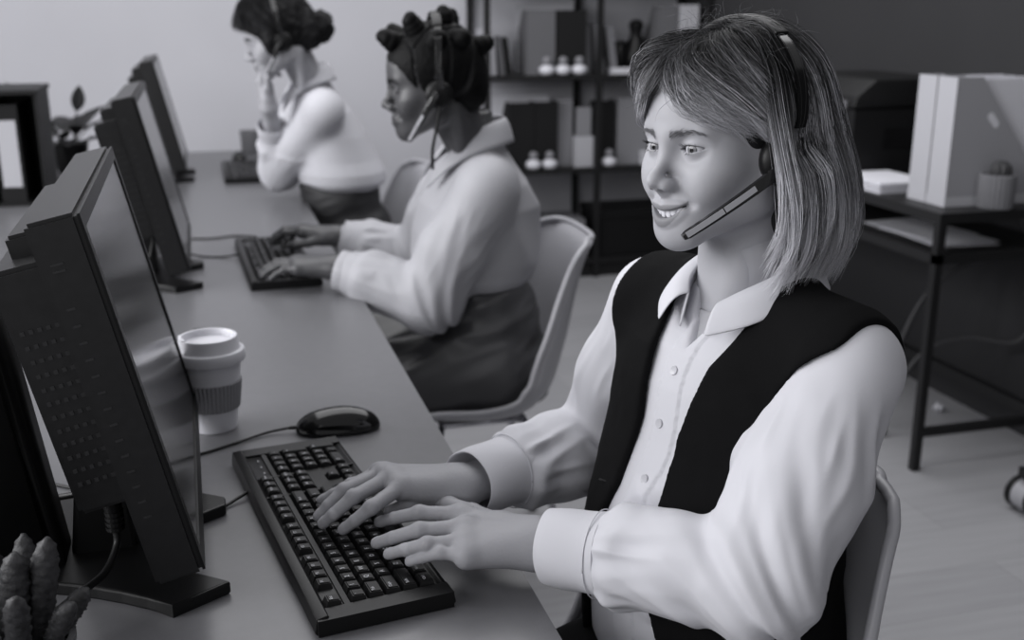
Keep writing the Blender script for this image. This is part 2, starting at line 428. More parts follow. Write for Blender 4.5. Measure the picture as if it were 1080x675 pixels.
def key_geo(bm, x, y, wd, dp, leg):
    # keyboard frame: +X to the typist's right, +Y away from the typist
    x0 = -KL / 2 + 0.0256 + x * KU; x1 = x0 + wd * KU - 0.0012
    y1 = KD / 2 - 0.018 - y * KU; y0 = y1 - dp * KU + 0.0012
    zb = 0.016; h = 0.0085; iy = 0.0035; ix = 0.0028
    b = [bm.verts.new(p) for p in ((x0, y0, zb), (x1, y0, zb), (x1, y1, zb), (x0, y1, zb))]
    t = [bm.verts.new(p) for p in ((x0 + ix, y0 + 0.0018, zb + h - 0.0006), (x1 - ix, y0 + 0.0018, zb + h - 0.0006), (x1 - ix, y1 - iy, zb + h + 0.0006), (x0 + ix, y1 - iy, zb + h + 0.0006))]
    for i in range(4): bm.faces.new([b[i], b[(i + 1) % 4], t[(i + 1) % 4], t[i]])
    tf = bm.faces.new(t)
    e = list(tf.edges)
    bmesh.ops.bevel(bm, geom=e, offset=0.0011, segments=2, affect='EDGES')
    return (x0 + ix + 0.001, y1 - iy - 0.0014, zb + h + 0.0009)
_TC = {}
def key_mesh(specs, legend=True):
    bm = bmesh.new(); tris = []
    for (x, y, wd, dp, s) in specs:
        p = key_geo(bm, x, y, wd, dp, s)
        if s and legend:
            sz = 0.0074 if len(s) == 1 else 0.0050
            if (s, sz) not in _TC: _TC[(s, sz)] = text_mesh(s, sz)
            tris.append((p, _TC[(s, sz)]))
    nb = len(bm.faces)
    for p, (V, Fc) in tris:
        vs = [bm.verts.new((v[0] + p[0], v[1] + p[1], p[2])) for v in V]
        for f in Fc:
            ff = bm.faces.new([vs[i] for i in f]); ff.material_index = 1
    return bm
def keyboard(loc, yaw, label, detailed=True):
    t = thing('computer_keyboard', label, 'keyboard', loc, (0, 0, yaw), 'keyboards along the desk')
    # wedge body with a rounded front lip
    prof = [(-KD / 2, 0.004), (-KD / 2 + 0.004, 0.0), (KD / 2 - 0.003, 0.0), (KD / 2, 0.004), (KD / 2 - 0.002, 0.020), (KD / 2 - 0.014, 0.0225), (KD / 2 - 0.018, 0.017), (-KD / 2 + 0.013, 0.015), (-KD / 2 + 0.008, 0.018), (-KD / 2 + 0.002, 0.015)]
    bm = bmesh.new(); prism(bm, [(p[0], p[1]) for p in prof], 'x', -KL / 2 + 0.004, KL / 2 - 0.004)
    for s in (-1, 1):
        xa, xb = (-KL / 2, -KL / 2 + 0.024) if s < 0 else (KL / 2 - 0.024, KL / 2)
        box(bm, xa, xb, -KD / 2 + 0.004, KD / 2 - 0.003, 0.001, 0.0195)
    # ridges between the key blocks
    for gx in (15.0, 18.25): box(bm, -KL / 2 + 0.0256 + gx * KU + 0.0002, -KL / 2 + 0.0256 + (gx + .25) * KU - 0.0012, -KD / 2 + 0.008, KD / 2 - 0.014, 0.004, 0.019)
    box(bm, -KL / 2 + .01, KL / 2 - .01, KD / 2 - 0.018 - 1.36 * KU, KD / 2 - 0.018 - 1.04 * KU, 0.004, 0.0188)
    xa = -KL / 2 + 0.0256 + 15.25 * KU
    for (a, b, c, d) in ((15.25, 18.25, 3.4, 4.4), (15.25, 16.25, 4.4, 5.4), (17.25, 18.25, 4.4, 5.4)):
        box(bm, -KL / 2 + 0.0256 + a * KU, -KL / 2 + 0.0256 + b * KU, KD / 2 - 0.018 - d * KU, KD / 2 - 0.018 - c * KU, 0.004, 0.0188)
    obj('body', bm, M_BLACK, t, bevel=0.0012, seg=2, smooth='auto')
    if detailed:
        n = 0
        for sp in ROWS[:99]: obj('key', key_mesh([sp]), [M_BLACK, M_LEGEND], t)
        k = obj('key_remainder', key_mesh(ROWS[99:]), [M_BLACK, M_LEGEND], t); k['kind'] = 'stuff'
        k.name = 'key'
        bm = bmesh.new()
        for i in range(3):
            x = -KL / 2 + 0.0256 + (19.1 + i * 1.1) * KU; box(bm, x, x + 0.003, KD / 2 - 0.031, KD / 2 - 0.029, 0.0185, 0.0195)
        obj('indicator_light', bm, M_LEGEND, t)
    return t
KYAW = math.radians(90 + 8.2)
kb1 = keyboard((0.119, 1.270, DZ), KYAW, 'black full-size keyboard under the hands of the woman in the dark vest')
for f_, ang in ((kb1, 1),): pass
kb2 = copy_tree(kb1); kb2.location = (0.158, 2.765, DZ); kb2.rotation_euler = (0, 0, math.radians(92)); kb2.scale = (1.06,) * 3
kb2['label'] = 'black keyboard under the hands of the woman with knotted hair'
kb3 = copy_tree(kb1); kb3.location = (0.150, 4.38, DZ); kb3.rotation_euler = (0, 0, math.radians(90))
kb3['label'] = 'blurred black keyboard beside the leaning woman with the low bun'

# ------------------------------------------------------------------ mouse
def mouse(loc, yaw, label):
    t = thing('computer_mouse', label, 'mouse', loc, (0, 0, yaw), 'computer mice on the desk')
    g = Grid((-0.07, -0.04, -0.004), (0.07, 0.04, 0.05), 0.0013)
    g.ell((0.008, 0, 0.004), (0.058, 0.032, 0.034))
    g.ell((-0.030, 0, 0.004), (0.034, 0.0285, 0.022), k=0.02)
    g.put(lambda X, Y, Z: 0.0015 - Z + 0 * X + 0 * Y, (-.07, -.04, -.004), (.07, .04, .05), 0.003, 'i')
    g.put(lambda X, Y, Z: np.maximum(np.abs(Y) - 0.0011, 0.008 - X * -1 - 0.03) + 0 * Z, (-.07, -.01, .010), (-0.012, .01, .05), 0.001, 's')
    for s in (-1, 1):                     # side grooves
        g.cap((-0.045, s * 0.036, 0.014), (0.05, s * 0.038, 0.012), 0.0065, k=0.004, op='s')
    P, Fq = g.mesh(); mesh_obj('shell', raw_mesh('shell', P, Fq), M_GLOSS, t)
    bm = bmesh.new(); lathe(bm, [(0, -0.0035), (0.010, -0.0035), (0.011, -0.002), (0.011, 0.002), (0.010, 0.0035), (0, 0.0035)], 24)
    obj('scroll_wheel', bm, M_RUBBER, t, smooth=True, loc=(-0.030, 0, 0.0190), rot=(PI / 2, 0, 0))
    return t
ms = mouse((0.170, 1.596, DZ), math.radians(-6), 'glossy black mouse on the desk just beyond the nearest keyboard')
bm = tube_bm(smooth_path([(-0.060, 0, 0.008), (-0.075, 0, 0.008)], 2), [0.003] * 2 + [0.0026], 10)
obj('cable_collar', bm, M_RUBBER, ms)
def cable(name, pts, r, label, m=M_RUBBER, n=8, cat='cable', group=None):
    o = obj(name, tube_bm(smooth_path(pts, 10), r, n), m, smooth=True); tag(o, label, cat, group); return o
cable('mouse_cable', [(0.095, 1.604, DZ + 0.008), (0.06, 1.602, DZ + 0.004), (0.01, 1.575, DZ + 0.0025), (-0.05, 1.545, DZ + 0.0025), (-0.12, 1.55, DZ + 0.0025), (-0.2, 1.6, DZ + 0.0025)], 0.0022, 'thin black mouse cable running past the white cup')
ms3 = copy_tree(ms); ms3.location = (0.150, 4.80, DZ); ms3.rotation_euler = (0, 0, math.radians(-95))
ms3['label'] = 'blurred black mouse near the far end of the desk'

# ------------------------------------------------------------------ takeaway cup
cup = thing('coffee_cup', 'white takeaway coffee cup with domed lid and grey ribbed sleeve', 'cup', (-0.013, 1.66, DZ)); cup.scale = (1.04,) * 3
def cr(z): return 0.0325 + (0.0465 - 0.0325) * z / 0.122
bm = bmesh.new(); lathe(bm, [(0, 0.003), (0.030, 0.003), (0.0312, 0), (0.0325, 0.001)] + [(cr(z), z) for z in (0.02, 0.06, 0.09, 0.118)] + [(cr(.118) - .002, 0.122), (0, 0.122)], 64)
obj('cup_body', bm, M_CUPW, cup, smooth='auto')
bm = bmesh.new()
N = 44; prof = [(cr(0.033) + 0.0003, 0.033), (cr(0.034) + 0.0022, 0.034), (cr(0.075) + 0.0022, 0.0755), (cr(0.0765) + 0.0003, 0.0765)]
lathe(bm, prof, N * 6, rfun=lambda a, z: 1 + 0.022 * math.cos(a * N))
obj('ribbed_sleeve', bm, M_SLEEVE, cup, smooth='auto')
bm = bmesh.new(); lathe(bm, [(0.0458, 0.108), (0.0505, 0.107), (0.0515, 0.109), (0.0512, 0.121), (0.0500, 0.1235), (0.0455, 0.125), (0.0440, 0.128), (0.0425, 0.141), (0.0415, 0.1435), (0.0385, 0.1435), (0.0370, 0.141), (0.0360, 0.134), (0.030, 0.133), (0, 0.1335)], 64)
ld = obj('lid', bm, mat('white_lid', 0.60, 0.38, 0.5), cup, smooth='auto')
bm = bmesh.new()
for i in range(9):
    a = math.radians(170 + i * 5)
    box(bm, -0.0026, 0.0026, -0.0022, 0.0022, 0.1425, 0.1452, Matrix.Translation((0.040 * math.cos(a), 0.040 * math.sin(a), 0)) @ Matrix.Rotation(a, 4, 'Z'))
obj('sip_spout', bm, mat('white_lid', 0.60, 0.38, 0.5), ld, bevel=0.0006)

# ------------------------------------------------------------------ cactus in a pot, bottom left
cac = thing('potted_cactus', 'finger cactus in a small pot at the bottom left, before the black case', 'plant', (-0.205, 0.985, DZ))
bm = bmesh.new(); lathe(bm, [(0, 0), (0.040, 0), (0.044, 0.004), (0.054, 0.058), (0.056, 0.060), (0.056, 0.066), (0.050, 0.066), (0.048, 0.055), (0, 0.052)], 40)
obj('pot', bm, mat('grey_ceramic_pot', 0.09, 0.5, 0.5, noise=0.3, nscale=60), cac, smooth='auto')
bm = bmesh.new(); lathe(bm, [(0.0485, 0.052), (0.03, 0.057), (0, 0.059)], 24, rfun=lambda a, z: 1 + .03 * math.sin(7 * a))
obj('soil', bm, mat('dark_soil', 0.012, 0.9, 0.2, noise=0.5, nscale=200, bump=0.8, bscale=300), cac)
M_CACT = mat('cactus_skin', 0.035, 0.55, 0.4, noise=0.45, nscale=120, bump=0.6, bscale=500)
rs = random.Random(4)
for i, (dx, dy, h, lean, az, r) in enumerate([(0.002, -0.005, 0.105, 0.10, 0.2, 0.012), (0.024, 0.004, 0.112, 0.14, 0.1, 0.011), (-0.022, 0.004, 0.115, 0.15, 3.1, 0.011), (0.010, -0.024, 0.085, 0.3, 5.0, 0.010), (-0.014, -0.022, 0.095, 0.25, 4.2, 0.010),
                                              (0.032, -0.012, 0.060, 0.5, 5.8, 0.0085), (-0.030, -0.010, 0.080, 0.4, 3.5, 0.009), (0.012, 0.024, 0.10, 0.2, 1.5, 0.010), (-0.008, 0.024, 0.09, 0.25, 2.0, 0.010), (0.036, 0.012, 0.045, 0.7, 0.4, 0.009)]):
    pts = []; rr = []
    for k in range(15):
        s = k / 14
        pts.append((dx + math.cos(az) * lean * h * (s ** 1.4) * 1.1, dy + math.sin(az) * lean * h * (s ** 1.4) * 1.1, 0.052 + h * s))
        rr.append(r * (0.62 + 0.5 * math.sin(min(1, s * 1.25) * PI * 0.62)) * math.sqrt(max(0.03, 1 - max(0, (s - .72) / .28) ** 2)))
    P2 = smooth_path(pts, 4); R2 = np.interp(np.linspace(0, 14, len(P2)), range(15), rr)
    bm = bmesh.new(); tube(bm, P2, list(R2), 20)
    bm.verts.ensure_lookup_table()
    for q, v in enumerate(bm.verts):
        ring, kk = divmod(q, 20)
        if ring < len(P2):
            c = np.array(P2[ring]); d = np.array(v.co) - c
            v.co = c + d * (1 + 0.16 * max(0, math.cos(kk * 2 * PI / 20 * 5 + (ring // 2) * 1.57)) * (1 if ring % 4 < 2 else 0.2))
    obj('stem', bm, M_CACT, cac, smooth=True)

# ------------------------------------------------------------------ cables behind the near monitor
pw = thing('power_cable', 'thick black power cable looping from the near monitor down to the desk', 'cable', (-0.124, 1.17, DZ))
bm = tube_bm([(-0.003, 0, 0.150), (-0.002, 0, 0.125), (0.0, 0, 0.105), (0.001, 0, 0.078)], [0.0125, 0.0125, 0.0095, 0.008], 14)
obj('plug', bm, M_RUBBER, pw, smooth='auto')
bm = bmesh.new()
for k in range(4): lathe(bm, [(0.0, -0.0018), (0.0102, -0.0018), (0.0102, 0.0018), (0, 0.0018)], 16, c=(0.0005, 0, 0.100 - k * 0.0062))
obj('strain_relief', bm, M_RUBBER, pw)
obj('cord', tube_bm(smooth_path([(0.001, 0, 0.080), (0.0, -0.008, 0.062), (-0.012, -0.038, 0.047), (-0.038, -0.080, 0.046), (-0.068, -0.105, 0.036), (-0.11, -0.10, 0.010), (-0.17, -0.07, 0.0055), (-0.25, -0.02, 0.0055)], 10), 0.0042, 12), M_RUBBER, pw, smooth=True)
cable('video_cable', [(-0.13, 1.30, DZ + 0.11), (-0.135, 1.30, DZ + 0.09), (-0.15, 1.31, DZ + 0.07), (-0.19, 1.33, DZ + 0.055), (-0.24, 1.36, DZ + 0.04), (-0.30, 1.40, DZ + 0.01)], 0.0040, 'black video cable curving behind the near monitor to the left', n=10)
cable('keyboard_cable', [(0.040, 1.40, DZ + 0.012), (0.012, 1.375, DZ + 0.006), (-0.02, 1.355, DZ + 0.004), (-0.08, 1.37, DZ + 0.017), (-0.14, 1.40, DZ + 0.018), (-0.2, 1.47, DZ + 0.003), (-0.3, 1.55, DZ + 0.003)], 0.0022, 'thin black cable leading from the nearest keyboard under the monitor')
cable('keyboard_cable', [(0.08, 2.86, DZ + 0.012), (0.03, 2.88, DZ + 0.003), (-0.02, 2.90, DZ + 0.003), (-0.10, 2.90, DZ + 0.02), (-0.2, 2.93, DZ + 0.003)], 0.0025, 'thin cable from the middle keyboard to the middle monitor')
cable('mouse_cable', [(0.13, 3.12, DZ + 0.003), (0.07, 3.15, DZ + 0.003), (0.0, 3.13, DZ + 0.003), (-0.12, 3.16, DZ + 0.003), (-0.25, 3.14, DZ + 0.003)], 0.0025, 'thin cable lying on the desk beyond the middle keyboard')
cable('monitor_cable', [(-0.13, 2.66, DZ + 0.12), (-0.13, 2.66, DZ + 0.09), (-0.15, 2.65, DZ + 0.04), (-0.19, 2.63, DZ + 0.02), (-0.25, 2.63, DZ + 0.005)], 0.004, 'black cable dropping from the back of the middle monitor')
o = obj('desk_note', bx(-0.045, -0.02, 2.17, 2.20, DZ, DZ + 0.008), M_BLACKM, bevel=0.001); tag(o, 'tiny black block on the bare desk beyond the white cup', 'block')

# ------------------------------------------------------------------ far left: binder, plant
def lever_binder(loc, label):
    t = thing('ring_binder', label, 'binder', loc, (0, 0, 0), 'ring binders at the left edge')
    bm = bmesh.new()
    prism(bm, [(0.0, 0.0), (0.28, 0.0), (0.28, 0.315), (0.0, 0.315)], 'y', 0.0, 0.003); prism(bm, [(0.0, 0.0), (0.28, 0.0), (0.28, 0.315), (0.0, 0.315)], 'y', 0.072, 0.075)
    obj('cover', bm, M_DARKCARD, t)
    obj('spine', bx(0.277, 0.281, 0.0, 0.075, 0.0, 0.315), M_DARKCARD, t)
    obj('spine_label', bx(0.2812, 0.2816, 0.009, 0.066, 0.05, 0.265), M_LIGHTCARD, t)
    obj('paper_block', bx(0.02, 0.272, 0.01, 0.05, 0.006, 0.30), M_PAPER, t)
    return t
cabt = thing('desk_organiser', 'black tray box holding binders at the far left of the desk', 'organiser', (-0.93, 3.84, DZ))
for (nm, a) in (('back_panel', (0, 0.43, 0.30, 0.31, 0, 0.36)), ('side_panel', (0.0, 0.010, 0, 0.30, 0, 0.36)), ('side_panel', (0.42, 0.43, 0, 0.30, 0, 0.36)), ('bottom_panel', (0.01, 0.42, 0, 0.30, 0, 0.012)), ('top_panel', (-.006, 0.436, -0.012, 0.312, 0.36, 0.374))):
    obj(nm, bx(*a), M_BLACKM, cabt, bevel=0.003)
b1 = lever_binder((-0.640, 4.135, DZ + 0.012), 'black ring binder, white spine label in view, in the tray box at far left'); b1.rotation_euler = (0, 0, -PI / 2)
b2 = copy_tree(b1); b2.location = (-0.735, 4.135, DZ + 0.012); b2['label'] = 'black ring binder left of the first one in the tray box'

def leaf_geo(bm, base, d, up, L, W, curl=0.3):
    d = np.array(d, float); d /= np.linalg.norm(d); up = np.array(up, float); s = np.cross(d, up); s /= np.linalg.norm(s); up = np.cross(s, d)
    rows = []
    for i in range(9):
        t = i / 8; wd = W * math.sin(PI * min(1, t * 0.96 + 0.04)) ** 0.8 * (1 - 0.25 * t)
        c = np.array(base) + d * L * t - up * curl * L * t * t
        rows.append([bm.verts.new(c + s * wd * v + up * abs(v) * wd * 0.25) for v in (-1, -0.5, 0, 0.5, 1)])
    for A, B in zip(rows, rows[1:]):
        for k in range(4): bm.faces.new([A[k], A[k + 1], B[k + 1], B[k]])
pl = thing('potted_plant', 'dark leafy plant in a pot between the tray box and the monitors', 'plant', (-0.50, 4.62, DZ))
bm = bmesh.new(); lathe(bm, [(0, 0), (0.05, 0), (0.054, 0.004), (0.07, 0.11), (0.072, 0.115), (0.066, 0.115), (0.062, 0.10), (0, 0.098)], 32)
obj('pot', bm, M_BLACK, pl, smooth='auto')
M_LEAF = mat('dark_leaf', 0.016, 0.45, 0.4, noise=0.3, nscale=30)
rs = random.Random(11)
for i in range(17):
    az = i * 2.399; el = rs.uniform(0.15, 1.0); L = rs.uniform(0.10, 0.17); st = 0.07 + 0.10 * rs.random() * (0.4 + el)
    if i == 0: az, el, L, st = 0.35, 1.35, 0.10, 0.15
    d = (math.cos(az) * math.cos(el), math.sin(az) * math.cos(el), math.sin(el))
    p1 = (0.02 * math.cos(az), 0.02 * math.sin(az), 0.09); p2 = tuple(np.array(p1) + st * np.array((d[0] * 0.6, d[1] * 0.6, max(.35, d[2]))))
    bm = bmesh.new(); tube(bm, smooth_path([p1, tuple((np.array(p1) + p2) / 2 + np.array((0, 0, .01))), p2], 5), 0.0025, 6)
    leaf_geo(bm, p2, d, (0, 0, 1) if el < 1.2 else (0.3, -1, 0), L, L * 0.30, 0.35 if el < 1.2 else 0.05)
    o = obj('leaf', bm, M_LEAF, pl, smooth=True); sd = o.modifiers.new('thickness', 'SOLIDIFY'); sd.thickness = 0.0012

# cup, tray things at the far end
c3 = thing('coffee_mug', 'small grey mug with a dark side near the far end of the desk', 'cup', (0.205, 5.0, DZ))
bm = bmesh.new(); lathe(bm, [(0, 0), (0.034, 0), (0.037, 0.004), (0.041, 0.10), (0.0385, 0.10), (0.035, 0.008), (0, 0.008)], 40)
obj('mug_body', bm, mat('grey_mug', 0.2, 0.4, 0.5), c3, smooth='auto')
bm = tube_bm(smooth_path([(0.039, 0, 0.085), (0.062, 0, 0.078), (0.066, 0, 0.05), (0.056, 0, 0.028), (0.037, 0, 0.022)], 6), 0.0055, 10)
obj('handle', bm, M_BLACKM, c3, smooth=True)

# ------------------------------------------------------------------ shell chairs
def shell_chair(loc, yaw, label, seat=0.445):
    t = thing('shell_chair', label, 'chair', loc, (0, 0, yaw), 'pale moulded shell chairs')
    # profile, facing +X: front lip, seat, turn, back
    prof = smooth_path([(0.235, seat - 0.045), (0.215, seat - 0.008), (0.14, seat + 0.004), (0.0, seat - 0.012), (-0.10, seat + 0.002), (-0.165, seat + 0.06), (-0.20, seat + 0.16), (-0.225, seat + 0.28), (-0.25, seat + 0.37), (-0.275, seat + 0.405)], 6)
    prof = [(p[0], p[1]) for p in prof]; m = len(prof); NV = 25; grid = []
    for i, (px, pz) in enumerate(prof):
        s = i / (m - 1)
        wd = np.interp(s, [0, .06, .2, .45, .55, .75, .9, .97, 1], [.17, .205, .225, .235, .235, .215, .19, .165, .135])
        side = np.interp(s, [0, .12, .35, .5, .65, .85, 1], [0.0, .02, .055, .095, .085, .055, .03])
        a = prof[min(i + 1, m - 1)]; b = prof[max(i - 1, 0)]; tx, tz = a[0] - b[0], a[1] - b[1]; l = math.hypot(tx, tz); nx, nz = tz / l, -tx / l
        if nz < 0 and abs(nz) > abs(nx): nx, nz = -nx, -nz
        row = []
        for k in range(NV):
            v = -1 + 2 * k / (NV - 1); q = side * abs(v) ** 2.6
            # the sides curl up out of the seat and forward out of the back
            row.append((px + q * np.interp(s, [0, .35, .6, 1], [0, .25, 1, 1]), wd * math.sin(v * PI / 2 * 0.92) / math.sin(PI / 2 * 0.92), pz + q * np.interp(s, [0, .35, .6, 1], [1, .9, .25, 0])))
        grid.append(row)
    V = np.array(grid).reshape(-1, 3); Fq = []
    for i in range(m - 1):
        for k in range(NV - 1): Fq.append((i * NV + k, (i + 1) * NV + k, (i + 1) * NV + k + 1, i * NV + k + 1))
    Fq = np.array(Fq)[:, ::-1]
    me = raw_mesh('shell', V, Fq); sh = mesh_obj('seat_shell', me, M_SHELL, t)
    md = sh.modifiers.new('thickness', 'SOLIDIFY'); md.thickness = 0.0075; md.offset = 0
    # rolled rim
    loop = [grid[i][0] for i in range(m)] + grid[-1][1:-1] + [grid[i][-1] for i in range(m - 1, -1, -1)] + grid[0][1:-1][::-1]
    obj('rim', tube_bm(loop + [loop[0]], 0.0075, 8), M_SHELL, sh, smooth=True)
    for sx in (-1, 1):
        for sy in (-1, 1):
            top = (sx * 0.10, sy * 0.11, seat - 0.035); bot = (sx * 0.20 - 0.01, sy * 0.215, 0.012)
            lg = obj('leg', tube_bm([top, bot], 0.008, 12), M_CHROME, t, smooth=True)
            obj('foot', tube_bm([(bot[0], bot[1], 0.03), (bot[0] + .002 * sx, bot[1] + .002 * sy, 0.0)], 0.012, 12), M_RUBBER, lg, smooth='auto')
    bm = bmesh.new()
    for sx in (-1, 1): tube(bm, [(sx * 0.10, -0.11, seat - 0.035), (sx * 0.10, 0.11, seat - 0.035)], 0.008, 10)
    for sy in (-1, 1): tube(bm, [(-0.10, sy * 0.11, seat - 0.035), (0.10, sy * 0.11, seat - 0.035)], 0.008, 10)
    obj('under_frame', bm, M_CHROME, t, smooth=True)
    return t
ch1 = shell_chair((0.445, 1.05, 0), math.radians(197), 'pale moulded chair under the woman in the dark vest')
ch2 = copy_tree(ch1); ch2.location = (0.605, 2.49, 0); ch2.rotation_euler = (0, 0, math.radians(178)); ch2['label'] = 'pale moulded chair under the woman with knotted hair'
ch3 = copy_tree(ch1); ch3.location = (0.47, 3.64, 0); ch3.rotation_euler = (0, 0, math.radians(180)); ch3['label'] = 'pale moulded chair at the far end, under the woman with the low bun'

# ------------------------------------------------------------------ open shelving on the back wall
SX = (1.36, 1.94, 2.52); SY0, SY1 = 5.25, 5.60
sh = thing('shelving_unit', 'tall black metal shelving unit with light boards against the back wall', 'shelf', (1.94, 5.42, 0))
for x in SX:
    for y in (SY0, SY1):
        o = obj('post', bx(x - 0.014, x + 0.014, y - 0.014, y + 0.014, 0, 2.0), M_METAL, sh); at_local(o, sh)
SHZ = (0.10, 0.575, 1.04, 1.50, 1.95)
for z in SHZ:
    o = obj('board', bx(SX[0] - .012, SX[2] + .012, SY0 - 0.012, SY1 + 0.012, z - 0.024, z), M_METAL, sh, bevel=0.002); at_local(o, sh)
o = obj('kickboard', bx(SX[0], SX[2], SY0 + 0.01, SY0 + 0.03, 0, 0.076), M_METAL, sh); at_local(o, sh)

def mag_holder(loc, yaw, w, m, label, m2=None, paper=False, h=0.31, d=0.25, group='magazine holders', hole=False, name='magazine_holder'):
    # upright file box: tall closed spine at local +X = 0, low mouth at +X = d
    t = thing(name, label, 'magazine holder', loc, (0, 0, yaw), group)
    side = [(0, 0), (d, 0), (d, 0.10), (0.085, h), (0, h)]
    for y0 in (0, w - 0.003):
        bm = bmesh.new(); prism(bm, side, 'y', y0, y0 + 0.003); o = obj('side_panel', bm, m2 or m, t)
    obj('spine_panel', bx(-0.0015, 0.0015, 0.0, w, 0, h), m, t)
    obj('bottom_panel', bx(0, d, 0.003, w - 0.003, 0, 0.003), m, t); obj('front_panel', bx(d - 0.003, d, 0.003, w - 0.003, 0, 0.10), m, t)
    return t
D90 = math.radians(90)
Z1 = 1.04
mh = mag_holder((1.722, 5.30, Z1), D90 , 0.145, M_MIDCARD, 'mid grey magazine holder beside the black one on the upper shelf')
mb = mag_holder((1.885, 5.30, Z1), D90, 0.155, M_DARKCARD, 'wide black magazine holder on the upper shelf behind the white figures')
def block(name, x0, x1, y0, y1, z0, z1, m, label, cat, group=None, tilt=0.0, pages=True, hollow=None):
    # a book: cover boards, rounded spine, page block
    t = thing(name, label, cat, (x0, y0, z0), (0, tilt, 0), group)
    W_, D_, H_ = x1 - x0, y1 - y0, z1 - z0
    bm = bmesh.new(); box(bm, 0, 0.003, 0, D_, 0, H_); box(bm, W_ - 0.003, W_, 0, D_, 0, H_); box(bm, 0, W_, -0.002, 0.002, 0, H_)
    obj('cover', bm, m, t)
    obj('pages', bx(0.003, W_ - 0.003, 0.002, D_ - 0.004, 0.003, H_ - 0.004), M_PAPER, t)
    return t
G = 'books on the upper shelf'
block('book', 1.385, 1.425, 5.31, 5.50, Z1, Z1 + 0.22, M_LIGHTCARD, 'tall pale book at the left end of the upper shelf', 'book', G, -0.07)
block('book', 1.44, 1.465, 5.30, 5.48, Z1, Z1 + 0.185, M_MIDCARD, 'thin mid grey book leaning next to the tall pale book', 'book', G, -0.12)
block('book', 1.475, 1.505, 5.31, 5.48, Z1, Z1 + 0.18, M_DARKCARD, 'dark book leaning right of the thin grey book on the upper shelf', 'book', G, -0.15)
block('book', 1.895, 1.922, 5.33, 5.50, Z1, Z1 + 0.235, M_MIDCARD, 'grey book standing just left of the middle post', 'book', G, -0.05)
block('book', 1.965, 1.99, 5.31, 5.50, Z1, Z1 + 0.24, M_GREYCARD, 'grey book leaning just right of the middle post', 'book', G, -0.10)
block('book', 1.998, 2.016, 5.31, 5.50, Z1, Z1 + 0.235, M_DARKCARD, 'thin black book between two grey books right of the middle post', 'book', G, -0.12)
block('book', 2.024, 2.06, 5.31, 5.50, Z1, Z1 + 0.23, M_GREYCARD, 'grey book beside the dark vase on the upper shelf', 'book', G, -0.14)
t = thing('paper_stack', 'flat stack of white paper lying on the right half of the upper shelf', 'paper stack', (2.0, 5.26, Z1))
bm = bmesh.new()
for i in range(5): box(bm, 0.01 * (i % 2), 0.21 + 0.006 * (i % 3), 0.0, 0.03 + 0.001 * i, i * 0.006, i * 0.006 + 0.0055)
obj('sheets', bm, M_PAPER, t)
va = thing('dark_vase', 'dark bulbous vase on the upper shelf beside the grey books', 'vase', (2.19, 5.40, Z1))
bm = bmesh.new(); lathe(bm, [(0, 0), (0.05, 0), (0.065, 0.02), (0.07, 0.08), (0.045, 0.15), (0.028, 0.19), (0.034, 0.215), (0.04, 0.235), (0.03, 0.255), (0.018, 0.262), (0, 0.262)], 32)
obj('vase_body', bm, M_BLACK, va, smooth='auto')
bm = bmesh.new(); lathe(bm, [(0.029, 0.185), (0.033, 0.19), (0.029, 0.195)], 32); obj('collar', bm, M_BLACK, va)
bo = thing('storage_jar', 'squat black jar left of the dark vase', 'jar', (2.11, 5.42, Z1))
bm = bmesh.new(); lathe(bm, [(0, 0), (0.036, 0), (0.04, 0.006), (0.04, 0.13), (0.036, 0.136), (0, 0.138)], 28); obj('jar_body', bm, M_BLACK, bo, smooth='auto')
bm = bmesh.new(); lathe(bm, [(0, 0.138), (0.042, 0.138), (0.042, 0.152), (0.012, 0.158), (0, 0.158)], 28); obj('lid', bm, M_BLACK, bo, smooth='auto')
mag_holder((2.372, 5.30, Z1), D90, 0.10, M_MIDCARD, 'grey magazine holder on the right of the upper shelf, beside a pale one', h=0.33)
mag_holder((2.49, 5.30, Z1), D90, 0.105, M_LIGHTCARD, 'pale magazine holder at the right end of the upper shelf', h=0.335)
pt = thing('paper_stack', 'white sheets sticking up behind the black magazine holder on the upper shelf', 'paper stack', (1.57, 5.46, Z1))
bm = bmesh.new()
for i in range(4): box(bm, 0.0 + .004 * i, 0.30 + 0.004 * i, 0.02 * i, 0.02 * i + 0.0018, 0.0, 0.335 + 0.004 * (i % 2))
obj('sheets', bm, M_LIGHTCARD, pt)
# little white stacked-ball figures
def figure(loc, label, g):
    t = thing('ball_figure', label, 'figurine', loc, (0, 0, 0), g)
    bm = bmesh.new(); lathe(bm, [(0, 0), (0.022, 0), (0.036, 0.010), (0.040, 0.024), (0.035, 0.038), (0.018, 0.048), (0.010, 0.050)], 28); obj('lower_ball', bm, M_WHITEP, t, smooth=True)
    bm = bmesh.new(); lathe(bm, [(0.010, 0.050), (0.019, 0.056), (0.023, 0.068), (0.019, 0.081), (0.009, 0.088), (0, 0.089)], 28); obj('upper_ball', bm, M_GREYCARD, t, smooth=True)
    return t
f0 = figure((1.672, 5.275, Z1), 'white two-ball figure, left of the three on the upper shelf', 'two-ball figures on the shelves')
for (x, z, l) in ((1.757, Z1, 'white two-ball figure in the middle of the three on the upper shelf'), (1.842, Z1, 'white two-ball figure, right of the three on the upper shelf'),
                  (1.606, 0.575, 'white two-ball figure on the lower shelf, behind the shoulder of the woman with knots'), (1.692, 0.575, 'white two-ball figure on the lower shelf beside the grey box'), (2.012, 0.575, 'white two-ball figure on the lower shelf right of the middle post')):
    f = copy_tree(f0); f.location = (x, 5.275, z); f['label'] = l
Z2 = 0.575
mag_holder((1.62, 5.31, Z2), D90, 0.13, M_DARKCARD, 'black magazine holder at the left of the lower shelf', h=0.33)
